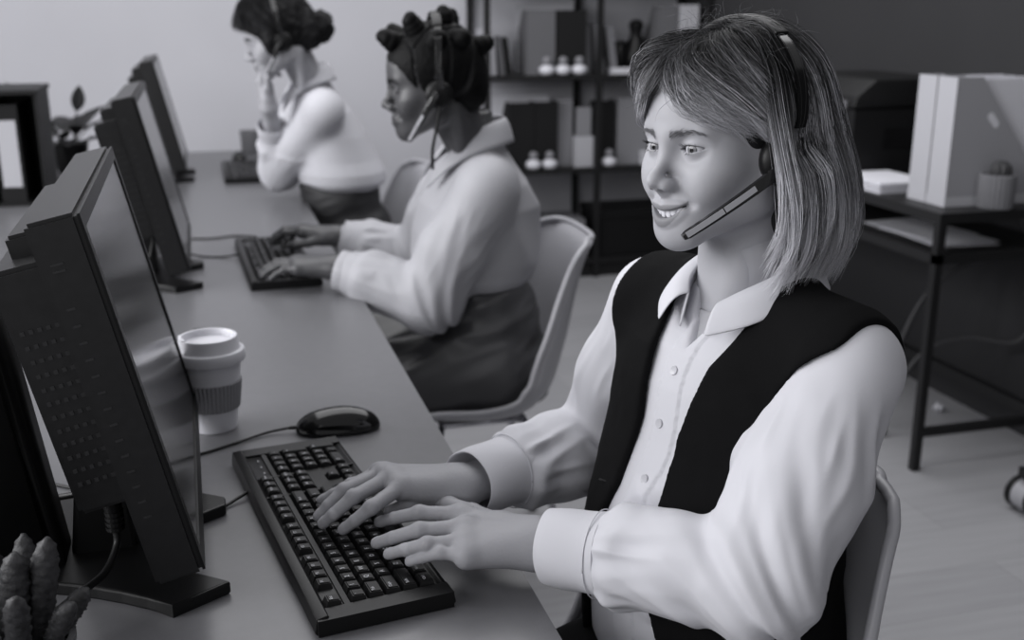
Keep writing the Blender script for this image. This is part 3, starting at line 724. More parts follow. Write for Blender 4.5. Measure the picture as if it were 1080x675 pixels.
mag_holder((1.745, 5.31, Z2), D90, 0.122, M_DARKCARD, 'black magazine holder on the lower shelf beside the light boxes', h=0.332)
pt = thing('paper_stack', 'white sheets standing behind the black holders on the lower shelf', 'paper stack', (1.44, 5.45, Z2))
bm = bmesh.new()
for i in range(4): box(bm, 0.004 * i, 0.30 + .003 * i, 0.02 * i, 0.02 * i + 0.002, 0, 0.345 + .004 * (i % 2))
obj('sheets', bm, M_PAPER, pt)
mag_holder((1.838, 5.36, Z2), D90, 0.085, M_GREYCARD, 'grey magazine holder between the black holders and the low grey box', h=0.34)
t = thing('storage_box', 'low open light grey box on the lower shelf left of the middle post', 'box', (1.835, 5.29, Z2))
bm = bmesh.new(); box(bm, 0, 0.095, 0, 0.004, 0, 0.155); box(bm, 0, 0.095, 0.046, 0.05, 0, 0.155); box(bm, 0, 0.004, 0.004, 0.046, 0, 0.155); box(bm, 0.091, 0.095, 0.004, 0.046, 0, 0.155); box(bm, 0.004, 0.091, 0.004, 0.046, 0, 0.004)
obj('box_body', bm, M_LIGHTCARD, t); obj('papers', bx(0.008, 0.085, 0.012, 0.03, 0.004, 0.30), M_GREYCARD, t)
mag_holder((2.055, 5.32, Z2), D90, 0.10, M_DARKCARD, 'narrow black magazine holder right of the middle post', h=0.33)
mag_holder((2.24, 5.32, Z2), D90, 0.17, M_GREYCARD, 'wide grey magazine holder at the right of the lower shelf', h=0.34)
t = thing('storage_box', 'small white box in front of the wide grey holder', 'box', (2.20, 5.27, Z2))
obj('box_body', bx(0, 0.10, 0, 0.045, 0, 0.055), M_PAPER, t, bevel=0.002); obj('lid', bx(-0.003, 0.103, -0.003, 0.048, 0.055, 0.068), M_PAPER, t, bevel=0.002)
t = thing('storage_chest', 'big black chest filling the bottom shelf right of the middle post', 'chest', (1.97, 5.262, 0.10))
obj('chest_body', bx(0, 0.53, 0, 0.31, 0, 0.20), M_BLACKM, t, bevel=0.006); obj('lid', bx(-0.004, 0.534, -0.003, 0.314, 0.203, 0.24), M_BLACKM, t, bevel=0.006)
t = thing('storage_box', 'grey speckled box on the bottom shelf behind the middle chair', 'box', (1.70, 5.29, 0.10))
M_SPECK = mat('speckled_card', 0.16, 0.8, 0.2, noise=0.6, nscale=160)
obj('box_body', bx(0, 0.19, 0, 0.26, 0, 0.16), M_SPECK, t, bevel=0.002); obj('lid', bx(-0.003, 0.193, -0.003, 0.263, 0.16, 0.20), M_SPECK, t, bevel=0.002)
t = thing('storage_box', 'black box at the left of the bottom shelf', 'box', (1.42, 5.28, 0.10))
obj('box_body', bx(0, 0.24, 0, 0.28, 0, 0.13), M_BLACKM, t, bevel=0.003); obj('lid', bx(-0.003, 0.243, -0.003, 0.283, 0.13, 0.16), M_BLACKM, t, bevel=0.003)

# ------------------------------------------------------------------ side table on the dark wall
TX0, TX1, TY0, TY1, TZ = 2.02, 2.50, 2.63, 4.10, 0.80
tb = thing('side_table', 'black metal side table with a lower shelf against the dark wall', 'table', (2.26, 3.36, 0))
L = 0.0125
for x in (TX0 + L, TX1 - L):
    for y in (TY0 + L, TY1 - L):
        o = obj('leg', bx(x - L, x + L, y - L, y + L, 0, TZ - 0.03), M_METAL, tb); at_local(o, tb)
o = obj('table_top', bx(TX0, TX1, TY0, TY1, TZ - 0.03, TZ), M_METAL, tb, bevel=0.002); at_local(o, tb)
o = obj('lower_shelf', bx(TX0 + 0.02, TX1 - 0.02, TY0 + 0.02, TY1 - 0.02, TZ - 0.145, TZ - 0.125), M_METAL, tb); at_local(o, tb)
bm = bmesh.new()
for x in (TX0 + L, TX1 - L): box(bm, x - L, x + L, TY0, TY1, TZ - 0.15, TZ - 0.122)
for y in (TY0 + L, TY1 - L): box(bm, TX0, TX1, y - L, y + L, TZ - 0.15, TZ - 0.122)
o = obj('shelf_frame', bm, M_METAL, tb); at_local(o, tb)
for y in (TY0 + L, TY1 - L):
    o = obj('stretcher', bx(TX0 + 2 * L, TX1 - 2 * L, y - L * .9, y + L * .9, 0.11, 0.135), M_METAL, tb); at_local(o, tb)
o = obj('stretcher', bx(TX1 - 2 * L, TX1, TY0 + 2 * L, TY1 - 2 * L, 0.11, 0.145), M_METAL, tb); at_local(o, tb)

pr = thing('printer', 'bulky black office printer on the side table behind the woman in the vest', 'printer', (2.31, 3.50, TZ))
bm = bx(-0.19, 0.18, -0.24, 0.24, 0.012, 0.235); o = obj('body', bm, M_BLACKM, pr, bevel=0.012, seg=3, smooth='auto')
bm = bmesh.new(); prism(bm, [(-0.20, 0.240), (0.185, 0.240), (0.185, 0.335), (-0.12, 0.335), (-0.19, 0.28)], 'y', -0.245, 0.245)
obj('scanner_lid', bm, M_BLACKM, pr, bevel=0.008, seg=3, smooth='auto')
obj('control_strip', bx(-0.203, -0.188, -0.20, 0.20, 0.238, 0.262), mat('grey_plastic', 0.16, 0.45, 0.5), pr, bevel=0.003)
obj('paper_tray', bx(-0.215, -0.188, -0.17, 0.17, 0.025, 0.085), M_BLACK, pr, bevel=0.005)
obj('output_slot', bx(-0.194, -0.189, -0.16, 0.16, 0.13, 0.20), M_GLOSS, pr)
obj('side_recess', bx(-0.07, 0.07, -0.2415, -0.2395, 0.10, 0.17), M_GLOSS, pr)
t = thing('paper_stack', 'stack of white paper on the side table in front of the printer', 'paper stack', (2.05, 2.98, TZ))
bm = bmesh.new()
for i in range(8): box(bm, 0.004 * (i % 3), 0.20 + 0.004 * (i % 2), 0.003 * (i % 2), 0.26, i * 0.004, i * 0.004 + 0.0036)
obj('sheets', bm, M_PAPER, t)
def desk_holder(y, label, paper):
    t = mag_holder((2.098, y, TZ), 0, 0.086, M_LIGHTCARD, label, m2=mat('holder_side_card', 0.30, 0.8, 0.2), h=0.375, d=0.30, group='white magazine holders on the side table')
    bm = bmesh.new(); lathe(bm, [(0, 0), (0.011, 0), (0.011, 0.0006), (0, 0.0006)], 20)
    for v in bm.verts:
        if v.co.x > 0: v.co.x += 0.03
    o = obj('finger_slot', bm, M_PAPER, t, loc=(0.125, -0.0002, 0.262), rot=(PI / 2, math.radians(50), 0))
    obj('base_trim', bx(-0.003, 0.30, -0.001, 0.087, 0.0, 0.028), M_LIGHTCARD, t)
    return t
dh = desk_holder(2.72, 'white magazine holder with a slot, nearest one on the side table', True)
desk_holder(2.812, 'white magazine holder standing behind another on the side table', False)
for y in (2.735, 2.83):
    t = thing('document_bundle', 'sheaf of white papers in the %s holder on the side table' % ('nearest' if y < 2.8 else 'farther'), 'papers', (2.106, y, TZ + 0.004), (0, 0, 0), 'sheaves in the magazine holders')
    bm = bmesh.new()
    for i in range(7): box(bm, 0.035 + 0.004 * (i % 3), 0.275 + 0.006 * (i % 2), i * 0.008, i * 0.008 + 0.004, 0, 0.362 + 0.005 * math.sin(i * 2.3))
    obj('sheets', bm, M_PAPER, t)
pc = thing('pencil_pot', 'ribbed grey pot with a small cactus beside the white magazine holder', 'pot', (2.235, 2.675, TZ))
bm = bmesh.new(); lathe(bm, [(0, 0), (0.046, 0), (0.05, 0.004), (0.05, 0.098), (0.046, 0.10), (0.043, 0.095), (0.042, 0.08), (0, 0.078)], 144, rfun=lambda a, z: 1 + 0.035 * math.cos(24 * a))
obj('pot', bm, mat('ribbed_ceramic', 0.16, 0.35, 0.5), pc, smooth='auto')
bm = bmesh.new(); lathe(bm, [(0, 0.075), (0.02, 0.08), (0.028, 0.10), (0.026, 0.12), (0.015, 0.135), (0, 0.139)], 60, rfun=lambda a, z: 1 + .12 * math.cos(10 * a), c=(0.008, 0, 0))
obj('cactus_ball', bm, M_CACT, pc, smooth=True)
t = thing('loose_papers', 'loose white sheets lying on the lower shelf of the side table', 'papers', (2.08, 2.72, TZ - 0.125))
bm = bmesh.new()
for i in range(6):
    box(bm, 0, 0.21, 0, 0.297, i * 0.0016, i * 0.0016 + 0.001, Matrix.Translation((0.02 + 0.012 * (i % 3), 0.01 + 0.09 * (i % 2) , 0)) @ Matrix.Rotation(0.08 * (i % 3) - .05, 4, 'Z'))
obj('sheets', bm, M_PAPER, t)
cable('power_lead', [(2.10, 2.90, 0.008), (2.13, 2.93, 0.10), (2.24, 2.94, 0.26), (2.38, 2.90, 0.32), (2.50, 2.80, 0.33), (2.53, 2.76, 0.50), (2.535, 2.9, 0.72)], 0.008, 'grey cable looping up beneath the side table', m=mat('grey_cable', 0.045, 0.5, 0.4))
cable('power_lead', [(2.14, 3.0, 0.006), (2.18, 3.0, 0.22), (2.26, 3.0, 0.42), (2.36, 2.98, 0.53), (2.5, 2.95, 0.60)], 0.008, 'thinner grey cable rising behind the looped one under the side table', m=mat('grey_cable', 0.045, 0.5, 0.4))
for (x, y, s, l) in ((2.42, 3.05, 0.016, 'crumpled paper scrap on the floor under the side table'), (2.46, 3.35, 0.013, 'small paper scrap farther along the foot of the dark wall')):
    g = Grid((-.04, -.04, -.01), (.04, .04, .05), 0.003)
    g.ell((0, 0, s), (s * 1.3, s * 1.1, s))
    P, Fq = g.mesh(); N = vnormals(P, Fq); P = P + N * (0.006 * vnoise(P[:, 0] * 90 + x * 50, P[:, 1] * 90, P[:, 2] * 90))[:, None]; P[:, 2] = np.maximum(P[:, 2], 0)
    o = mesh_obj('paper_scrap', raw_mesh('paper_scrap', P, Fq, False), M_PAPER); o.location = (x, y, 0); tag(o, l, 'paper', 'paper scraps on the floor')
# swivel-chair foot just inside the right edge
cb = thing('swivel_chair_base', 'caster and arm of a swivel chair base at the right edge, on the floor', 'chair base', (2.20, 2.30, 0))
obj('arm', bx(-0.07, 0.26, -0.022, 0.022, 0.105, 0.135), M_METAL, cb, bevel=0.006)
obj('column', tube_bm([(0.26, 0, 0.09), (0.26, 0, 0.16)], 0.035, 20), M_METAL, cb, smooth='auto')
for a in (1.257, -1.257, 2.51, -2.51):
    d = (math.cos(PI + a), math.sin(PI + a))
    o = obj('arm', bx(0.0, 0.24 if d[0] < 0.3 else 0.02, -0.022, 0.022, 0.105, 0.135), M_METAL, cb, bevel=0.004, loc=(0.26, 0, 0), rot=(0, 0, PI + a))
for (cx, cy) in ((-0.04, 0.0),):
    ca = obj('caster_hood', tube_bm([(cx, cy - 0.026, 0.05), (cx, cy + 0.026, 0.05)], 0.045, 28), mat('light_plastic', 0.35, 0.3, 0.5), cb, smooth='auto')
    for s in (-1, 1): obj('caster_wheel', tube_bm([(cx, cy + s * 0.029, 0.05), (cx, cy + s * 0.045, 0.05)], 0.049, 28), M_RUBBER, ca, smooth='auto')
    obj('caster_stem', tube_bm([(cx, cy, 0.09), (cx, cy, 0.11)], 0.010, 12), M_CHROME, cb, smooth=True)

# ================================================================== people
def lerp_tab(tab, z):
    t = np.array(tab, float); return [np.interp(z, t[:, 0], t[:, i]) for i in range(1, t.shape[1])]
class Frame:
    """torso frame: l to the person's left, f forward, z up"""
    def __init__(s, O, yaw, lean=0.0):
        s.O = np.array(O, float); c, n = math.cos(yaw), math.sin(yaw)
        s.f = np.array((c, n, 0)); s.l = np.array((-n, c, 0)); s.lean = lean
    def w(s, l, f, z): return s.O + s.l * l + s.f * (f + s.lean * (z - 0.6)) + np.array((0, 0, z))
    def loc(s, X, Y, Z):
        dx, dy = X - s.O[0], Y - s.O[1]
        return dx * s.l[0] + dy * s.l[1] + 0 * Z, dx * s.f[0] + dy * s.f[1] - s.lean * (Z - 0.6), Z + 0 * dx + 0 * dy
def torso_fn(fr, tab, grow=0.0, gf=0.0):
    z0, z1 = tab[0][0], tab[-1][0]
    def fn(X, Y, Z):
        l, f, z = fr.loc(X, Y, Z)
        a, b, cf = lerp_tab(tab, z[0, 0, :])
        a = a + grow; b = b + grow; cf = cf + gf
        ff = f - cf; q = np.sqrt((l / a) ** 2 + (ff / b) ** 2)
        g = np.sqrt((l / a ** 2) ** 2 + (ff / b ** 2) ** 2) + 1e-6
        d = q * (q - 1) / g
        return smax(smax(d, z0 - grow - z, 0.02), z - z1 - grow, 0.02)
    return fn
def torso_box(fr, tab, m=0.06):
    r = max(max(t[1], t[2] + abs(t[3])) for t in tab) + m; z0, z1 = tab[0][0], tab[-1][0]
    off = max(abs(fr.lean * (z1 - .6)), abs(fr.lean * (z0 - .6)))
    return (fr.O[0] - r - off, fr.O[1] - r - off, z0 - m), (fr.O[0] + r + off, fr.O[1] + r + off, z1 + m)
def clip_plane(P, F, c, n):
    """keep the part on the +n side of a plane, snapping the cut edge onto it"""
    c = np.array(c, float); n = np.array(n, float); n = n / np.linalg.norm(n)
    d = (P - c) @ n; keep = (d[F] > 0).any(1); F = F[keep]
    m = np.zeros(len(P), bool); m[F.ravel()] = True
    s = m & (d < 0); P = P.copy(); P[s] -= n * d[s][:, None]
    idx = -np.ones(len(P), int); idx[m] = np.arange(m.sum())
    return P[m], idx[F], m
def clip_local(P, F, c, n, R):
    """open the surface where it passes beyond a plane, only within R of c"""
    c = np.array(c, float); n = np.array(n, float); n = n / np.linalg.norm(n); P = P.copy()
    d = (P - c) @ n; b = (d > 0) & (((P - c) ** 2).sum(1) < R * R)
    F = F[~b[F].all(1)]; P[b] -= n * d[b][:, None]
    m = np.zeros(len(P), bool); m[F.ravel()] = True
    idx = -np.ones(len(P), int); idx[m] = np.arange(m.sum()); return P[m], idx[F], m
def largest_near(P, F, c):
    """drop islands not connected to the vertex nearest c"""
    lab = np.arange(len(P))
    while True:
        mn = lab[F].min(1); new = lab.copy()
        for i in range(4): np.minimum.at(new, F[:, i], mn)
        new = new[new]
        if (new == lab).all(): break
        lab = new
    k = lab[np.argmin(((P - np.array(c)) ** 2).sum(1))]; m = lab == k
    idx = -np.ones(len(P), int); idx[m] = np.arange(m.sum()); return P[m], idx[F[m[F[:, 0]]]], m
def join_skin(name, parts, joints, m, tol=0.0025):
    """parts: list of (P, F, colour); joints: list of planes (c, n, radius) where two open rims are bridged"""
    bm = bmesh.new(); lay = bm.verts.layers.float_color.new('Col')
    for P, F, Cc in parts:
        vs = [bm.verts.new(p) for p in P]
        for v, c in zip(vs, Cc): v[lay] = (c * .985, c * .985, c * 1.05, 1)
        for f in F:
            q = list(dict.fromkeys(f))
            if len(q) >= 3:
                try: bm.faces.new([vs[i] for i in q])
                except ValueError: pass
    be = [e for e in bm.edges if len(e.link_faces) == 1]
    for c, n, R in joints:
        c = Vector(c); n = Vector(n).normalized()
        es = [e for e in be if e.is_valid and all(abs((v.co - c).dot(n)) < R[1] and (v.co - c).length < R[0] for v in e.verts)]
        try: bmesh.ops.bridge_loops(bm, edges=es)
        except Exception as ex: print('bridge', name, len(es), ex)
    me = bpy.data.meshes.new(name); bm.normal_update(); bm.to_mesh(me); bm.free()
    me.polygons.foreach_set('use_smooth', [True] * len(me.polygons))
    o = bpy.data.objects.new(name, me); me.materials.append(m); COL.objects.link(o); return o
def set_col(me, c):
    c = np.asarray(c, np.float32); a = me.color_attributes.new('Col', 'FLOAT_COLOR', 'POINT')
    rgba = np.stack([c * .985, c * .985, c * 1.05, np.ones_like(c)], 1).astype(np.float32); a.data.foreach_set('color', rgba.ravel())

# ------------------------------------------------------------------ head, in its own frame: +X its right, +Y forward, +Z up, origin between the eyes' level and the ears
def zu(x): return -0.0672 + 0.0078 * (x / 0.028) ** 2
def zl(x, op): return -0.0672 - op + (op + 0.0074) * (x / 0.028) ** 2
def head_mesh(h, skin, lip, smile=0.0115, fem=1.0, neck=0.05, neck_to=(0, -0.045, -0.21), lips=1.0, nose=1.0, lid=1.0, detail=True, down=0.0):
    g = Grid((-0.10, -0.125, -0.235), (0.10, 0.135, 0.13), h)
    g.ell((0, -0.012, 0.028), (0.073, 0.094, 0.084))
    g.ell((0, 0.036, 0.030), (0.058, 0.047, 0.055), k=0.03)                 # forehead
    g.ell((0, 0.030, -0.032), (0.060, 0.050, 0.066), k=0.03)                # mid face
    for s in (-1, 1):
        g.cap((s * 0.052, 0.004, -0.058), (s * 0.018, 0.066, -0.093), 0.019, 0.015, k=0.025)    # jaw line
        g.cap((s * 0.058, -0.004, -0.02), (s * 0.052, 0.004, -0.058), 0.016, 0.018, k=0.03)
        g.ell((s * 0.046, 0.050, -0.024), (0.020, 0.021, 0.017), k=0.025)    # cheek bone
        g.ell((s * 0.038, 0.062, -0.041), (0.018, 0.018, 0.019), k=0.02)     # smiling cheek
    g.ell((0, 0.072, -0.097), (0.019, 0.0175, 0.0165), k=0.022)             # chin
    g.ell((0, 0.062, -0.068), (0.034, 0.026, 0.028), k=0.022)               # muzzle
    for s in (-1, 1):
        g.cap((s * 0.008, 0.0765, 0.013), (s * 0.040, 0.067, 0.018), 0.008, 0.007, k=0.018)      # brow
        g.ell((s * 0.033, 0.094, 0.001), (0.022, 0.021, 0.0135), k=0.016, op='s')               # eye socket
    # nose
    n = nose
    g.cap((0, 0.0770, 0.009), (0, 0.0990, -0.0260), 0.0048 * n, 0.0062 * n, k=0.014)
    g.ell((0, 0.1035, -0.0325), (0.0083 * n, 0.0088, 0.0078), k=0.010)
    for s in (-1, 1):
        g.ell((s * 0.0112 * n, 0.0930, -0.0380), (0.0066 * n, 0.0100, 0.0072), k=0.008)
    g.cap((0, 0.097, -0.0412), (0, 0.087, -0.052), 0.0042, 0.005, k=0.008)
    for s in (-1, 1):
        g.ell((s * 0.0066 * n, 0.0970, -0.0455), (0.0030 * n, 0.0055, 0.0034), k=0.003, op='s')
    # lips along curves that meet at the corners
    xs = np.linspace(-0.0275, 0.0275, 15)
    def ya(x): return 0.0895 - 14.5 * x * x
    L = lips
    g.chain([(x, ya(x) - 0.0012, zu(x) + 0.0040 * (1 - (x / 0.0285) ** 2)) for x in xs], [0.0043 * L * (1 - 0.62 * (x / 0.0275) ** 2) for x in xs], k=0.0065)
    g.chain([(x, ya(x) - 0.0022, zl(x, smile) - 0.0045 * (1 - (x / 0.0285) ** 2)) for x in xs], [0.0056 * L * (1 - 0.65 * (x / 0.0275) ** 2) for x in xs], k=0.0065)
    for s in (-1, 1):                                                         # cheek fold beside the mouth
        g.cap((s * 0.0225, 0.0880, -0.047), (s * 0.0345, 0.0805, -0.060), 0.0014, 0.0016, k=0.009, op='s')
        g.ell((s * 0.0310, 0.0815, -0.0602), (0.002, 0.003, 0.002), k=0.006, op='s')
    op = smile
    g.put(lambda X, Y, Z: np.maximum(np.maximum(np.maximum(Z - zu(X), zl(X, op) - Z), np.abs(X) - 0.0272) + 0.0003, 0.060 - Y), (-.028, .06, -.085), (.028, .1, -.055), 0.0022, 's')
    # eyelids round the eyes, opened by an almond
    ea, eb = 0.0039 * lid, 0.0036 * lid
    for s in (-1, 1):
        ex, ey, ez = s * 0.0315, 0.0672, 0.001 - down
        g.ell((ex, ey, 0.001), (0.0142, 0.0142, 0.0140), k=0.006)
        def alm(X, Y, Z):
            x = (X - ex) * s; z = Z - ez - 0.06 * x
            q = 1 - (x / 0.0152) ** 2
            return np.maximum(np.maximum(z - ea * q, -eb * q - z), 0.066 - Y)
        g.put(alm, (ex - .017, .066, ez - .008), (ex + .017, .09, ez + .009), 0.0012, 's')
    # ears
    for s in (-1, 1):
        R = rotm(yaw=s * 0.35, roll=0)
        g.ell((s * 0.0755, -0.008, -0.014), (0.0075, 0.0175, 0.031), rot=R, k=0.005)
        g.ell((s * 0.0825, -0.006, -0.010), (0.0055, 0.0105, 0.019), rot=R, k=0.004, op='s')
        g.cap((s * 0.0765, 0.004, -0.016), (s * 0.0735, 0.006, -0.036), 0.005, 0.006, k=0.006)
    # neck
    nt = np.array(neck_to, float)
    g.cap((0, -0.028, -0.055), nt, neck, neck * 1.04, k=0.022)
    for s in (-1, 1):
        g.cap((s * 0.050, -0.040, -0.06), (s * 0.014, nt[1] + 0.046, nt[2] + 0.012), 0.011, 0.009, k=0.03)
    P, F = g.mesh()
    P, F, _ = largest_near(P, F, (0, 0.11, -0.0335))
    c = np.full(len(P), skin)
    x, y, z = P.T
    front = sstep(0.058, 0.068, y) * sstep(0.0, .001, y)
    up = sstep(0.0062, 0.0032, np.abs(z - zu(x) - 0.0030)) * (np.abs(x) < 0.0285) * front
    xx = np.clip(np.abs(x) / 0.0285, 0, 1)
    upw = 0.0072 * (1 - xx ** 2) * (1 - 0.18 * np.exp(-(x / 0.004) ** 2))
    mu = sstep(0.0012, -0.0006, z - (zu(x) + upw)) * sstep(-0.0005, 0.0005, z - zu(x) + 0.004) * (xx < 1) * front
    ml = sstep(-0.0012, 0.0006, z - (zl(x, op) - 0.0100 * (1 - xx ** 2))) * sstep(0.0005, -0.0005, z - zl(x, op) - 0.004) * (xx < 1) * front
    k = np.clip(np.maximum(mu, ml), 0, 1); c = c * (1 - k) + lip * k
    inside = (z < zu(x) - .0006) & (z > zl(x, op) + .0006) & (np.abs(x) < 0.0272) & (y < ya(x) - 0.006) & (y > .055)
    c[inside] = 0.02
    lidm = np.zeros(len(P))
    for s in (-1, 1):                                                         # lash line
        ex, ez = s * 0.0315, 0.001 - down; xl = (x - ex) * s; q = 1 - (xl / 0.0155) ** 2; zz = z - ez - 0.06 * xl
        lidm = np.maximum(lidm, np.exp(-((zz - ea * q) / 0.0011) ** 2) * (np.abs(xl) < 0.0155) * (y > 0.070))
    c = c * (1 - 0.72 * lidm)
    return P, F, c
def eye_mesh(name, look, parent, M, m):
    # eyeball with iris; +Y forward
    bm = bmesh.new(); bmesh.ops.create_uvsphere(bm, u_segments=56, v_segments=40, radius=0.0126)
    bmesh.ops.rotate(bm, matrix=Matrix.Rotation(-PI / 2, 3, 'X'), verts=bm.verts)
    me = bpy.data.meshes.new(name); bm.to_mesh(me); bm.free()
    me.polygons.foreach_set('use_smooth', [True] * len(me.polygons))
    co = np.empty(len(me.vertices) * 3); me.vertices.foreach_get('co', co); co = co.reshape(-1, 3)
    r = np.hypot(co[:, 0], co[:, 2]); f = co[:, 1] > 0
    c = np.where(f & (r < 0.0022), 0.006, np.where(f & (r < 0.0050), 0.16, np.where(f & (r < 0.0060), 0.035, 0.52)))
    set_col(me, c)
    o = mesh_obj(name, me, m, parent); o.matrix_world = M @ Matrix.Translation(look[0]) @ Euler((look[2], 0, look[1])).to_matrix().to_4x4(); return o
def strands(name, P, r, col, m, parent, sides=3):
    """P: (N, M, 3) strand points; r: (N, M) radius; col: (N, M) brightness -> one mesh"""
    N, M, _ = P.shape
    T = np.gradient(P, axis=1); T /= np.linalg.norm(T, axis=2, keepdims=True) + 1e-9
    ref = np.array([0.3, 0.2, 0.93]); U = np.cross(T, ref); U /= np.linalg.norm(U, axis=2, keepdims=True) + 1e-9; V = np.cross(T, U)
    ang = 2 * PI * np.arange(sides) / sides
    W = P[:, :, None, :] + r[:, :, None, None] * (np.cos(ang)[None, None, :, None] * U[:, :, None, :] + np.sin(ang)[None, None, :, None] * V[:, :, None, :])
    idx = np.arange(N * M * sides).reshape(N, M, sides)
    a = idx[:, :-1, :]; b = np.roll(a, -1, 2); d = idx[:, 1:, :]; c = np.roll(d, -1, 2)
    F = np.stack([a, b, c, d], -1).reshape(-1, 4)
    me = raw_mesh(name, W.reshape(-1, 3), F); set_col(me, np.repeat(col[:, :, None], sides, 2).ravel())
    return mesh_obj(name, me, m, parent)
def resample(ctrl, M):
    """(N, K, 3) control points -> (N, M, 3) Catmull-Rom"""
    N, K, _ = ctrl.shape
    P = np.concatenate([2 * ctrl[:, :1] - ctrl[:, 1:2], ctrl, 2 * ctrl[:, -1:] - ctrl[:, -2:-1]], 1)
    t = np.linspace(0, K - 1 - 1e-6, M); i = t.astype(int); u = (t - i)[None, :, None]
    a, b, c, d = P[:, i], P[:, i + 1], P[:, i + 2], P[:, i + 3]
    return 0.5 * (2 * b + (c - a) * u + (2 * a - 5 * b + 4 * c - d) * u * u + (3 * b - a - 3 * c + d) * u ** 3)

# ------------------------------------------------------------------ hands: joint chains in world space
def hand_mesh(J, elbow, h, col, thick=1.0, up=(0, 0, 1), nail=None):
    w = np.array(J['wrist'][0]); e = np.array(elbow)
    allp = np.array([p for k in J for p in J[k]]); d = (e - w) / np.linalg.norm(e - w)
    lo = np.minimum(allp.min(0), w + d * 0.07) - 0.045; hi = np.maximum(allp.max(0), w + d * 0.07) + 0.045
    g = Grid(lo, hi, h); t = thick; up = np.array(up, float)
    ix, px = np.array(J['index'][0]), np.array(J['pinky'][0]); side = (ix - px); side /= np.linalg.norm(side)
    # wrist and forearm: flattened pair of capsules
    for s in (-1, 1):
        g.cap(w + side * s * 0.0105 * t, w + d * 0.09 + side * s * 0.011 * t, 0.0195 * t, 0.024 * t, k=0.02)
    for nme, rr in (('index', .0130), ('middle', .0135), ('ring', .0130), ('pinky', .0122)):
        m = np.array(J[nme][0]); s = {'index': .7, 'middle': .25, 'ring': -.25, 'pinky': -.7}[nme]
        g.cap(w + side * s * 0.017 * t + (w - e) / np.linalg.norm(w - e) * 0.006, m - up * 0.003 * t, 0.0165 * t, rr * t, k=0.02)
    fr = {'index': (.0092, .0082, .0072, .0062), 'middle': (.0095, .0084, .0074, .0063), 'ring': (.0090, .0079, .0070, .0060), 'pinky': (.0080, .0069, .0062, .0054)}
    for nme, rs in fr.items():
        pts = [np.array(p) for p in J[nme]]; r = [q * t for q in rs]
        g.chain(pts, [r[0], r[1] * .97, r[2], r[3]], k=0.0015)
        g.ell(pts[1] + up * 0.0008, (r[1] * 1.03,) * 3, k=0.005)                # knuckle
        g.ell(pts[0] + up * 0.0005, (r[0] * 1.06,) * 3, k=0.014)
        v = pts[3] - pts[2]; v /= np.linalg.norm(v)
        g.cap(pts[3] - v * 0.004, pts[3] + v * 0.001, r[3] * 1.04, r[3] * 0.86, k=0.002)
    tp = [np.array(p) for p in J['thumb']]
    g.cap(w + side * 0.012 * t, tp[0], 0.016 * t, 0.0150 * t, k=0.014)
    g.chain([tp[0], tp[1], tp[2], tp[3]], [0.0148 * t, 0.0105 * t, 0.0093 * t, 0.0070 * t], k=0.006)
    g.cap(tp[0], (ix * .7 + w * .3) - up * .004, 0.011 * t, 0.010 * t, k=0.015)
    P, F = g.mesh()
    P, F, _ = largest_near(P, F, np.array(J['middle'][0]))
    N = vnormals(P, F)
    # skin creases over the knuckles
    P = P + N * (0.00011 * vnoise(P[:, 0] * 420, P[:, 1] * 420, P[:, 2] * 420))[:, None]
    c = np.full(len(P), col)
    if nail:
        for nme in ('index', 'middle', 'ring', 'pinky', 'thumb'):
            a, b = np.array(J[nme][2]), np.array(J[nme][3]); v = (b - a) / np.linalg.norm(b - a)
            sd = np.cross(v, up); sd /= np.linalg.norm(sd); upn = np.cross(sd, v)
            q = P - (b - v * 0.001); al, sl, ul = q @ v, q @ sd, q @ upn
            m = sstep(1.15, 0.85, np.sqrt((al / 0.0062) ** 2 + (sl / 0.0043) ** 2)) * (ul > 0.0012)
            c = c * (1 - m) + nail * m; P = P + (N * 0.00025) * m[:, None]
    return P, F, c

def typing_hand(wrist, fwd, left, sc=1.0, curl=1.0, up=(0, 0, 1)):
    """joint chains of a relaxed palm-down hand; left = +1 for a left hand, -1 for a right hand"""
    w = np.array(wrist, float); f = np.array(fwd, float); f /= np.linalg.norm(f); u = np.array(up, float); u -= f * (u @ f); u /= np.linalg.norm(u); l = np.cross(u, f) * left
    def pt(x, y, z): return tuple(w + sc * (f * x + l * y + u * z))
    J = {'wrist': [tuple(w)]}
    for nme, (mx, my, mz, a, b, c) in {'index': (.086, -.023, .010, .041, .024, .019), 'middle': (.089, -.004, .013, .045, .027, .020), 'ring': (.083, .014, .010, .041, .025, .019), 'pinky': (.074, .030, .004, .031, .019, .017)}.items():
        ch = [pt(mx, my, mz)]; x, z, y = mx, mz, my; sp = my * .22
        for L, ang in ((a, -.12 * curl), (b, -.62 * curl), (c, -.95 * curl)):
            x += L * math.cos(ang); z += L * math.sin(ang); y += sp * L / .09; ch.append(pt(x, y, z))
        J[nme] = ch
    J['thumb'] = [pt(.030, -.024, -.004), pt(.062, -.042, -.012), pt(.092, -.047, -.018), pt(.112, -.042, -.022)]
    return J

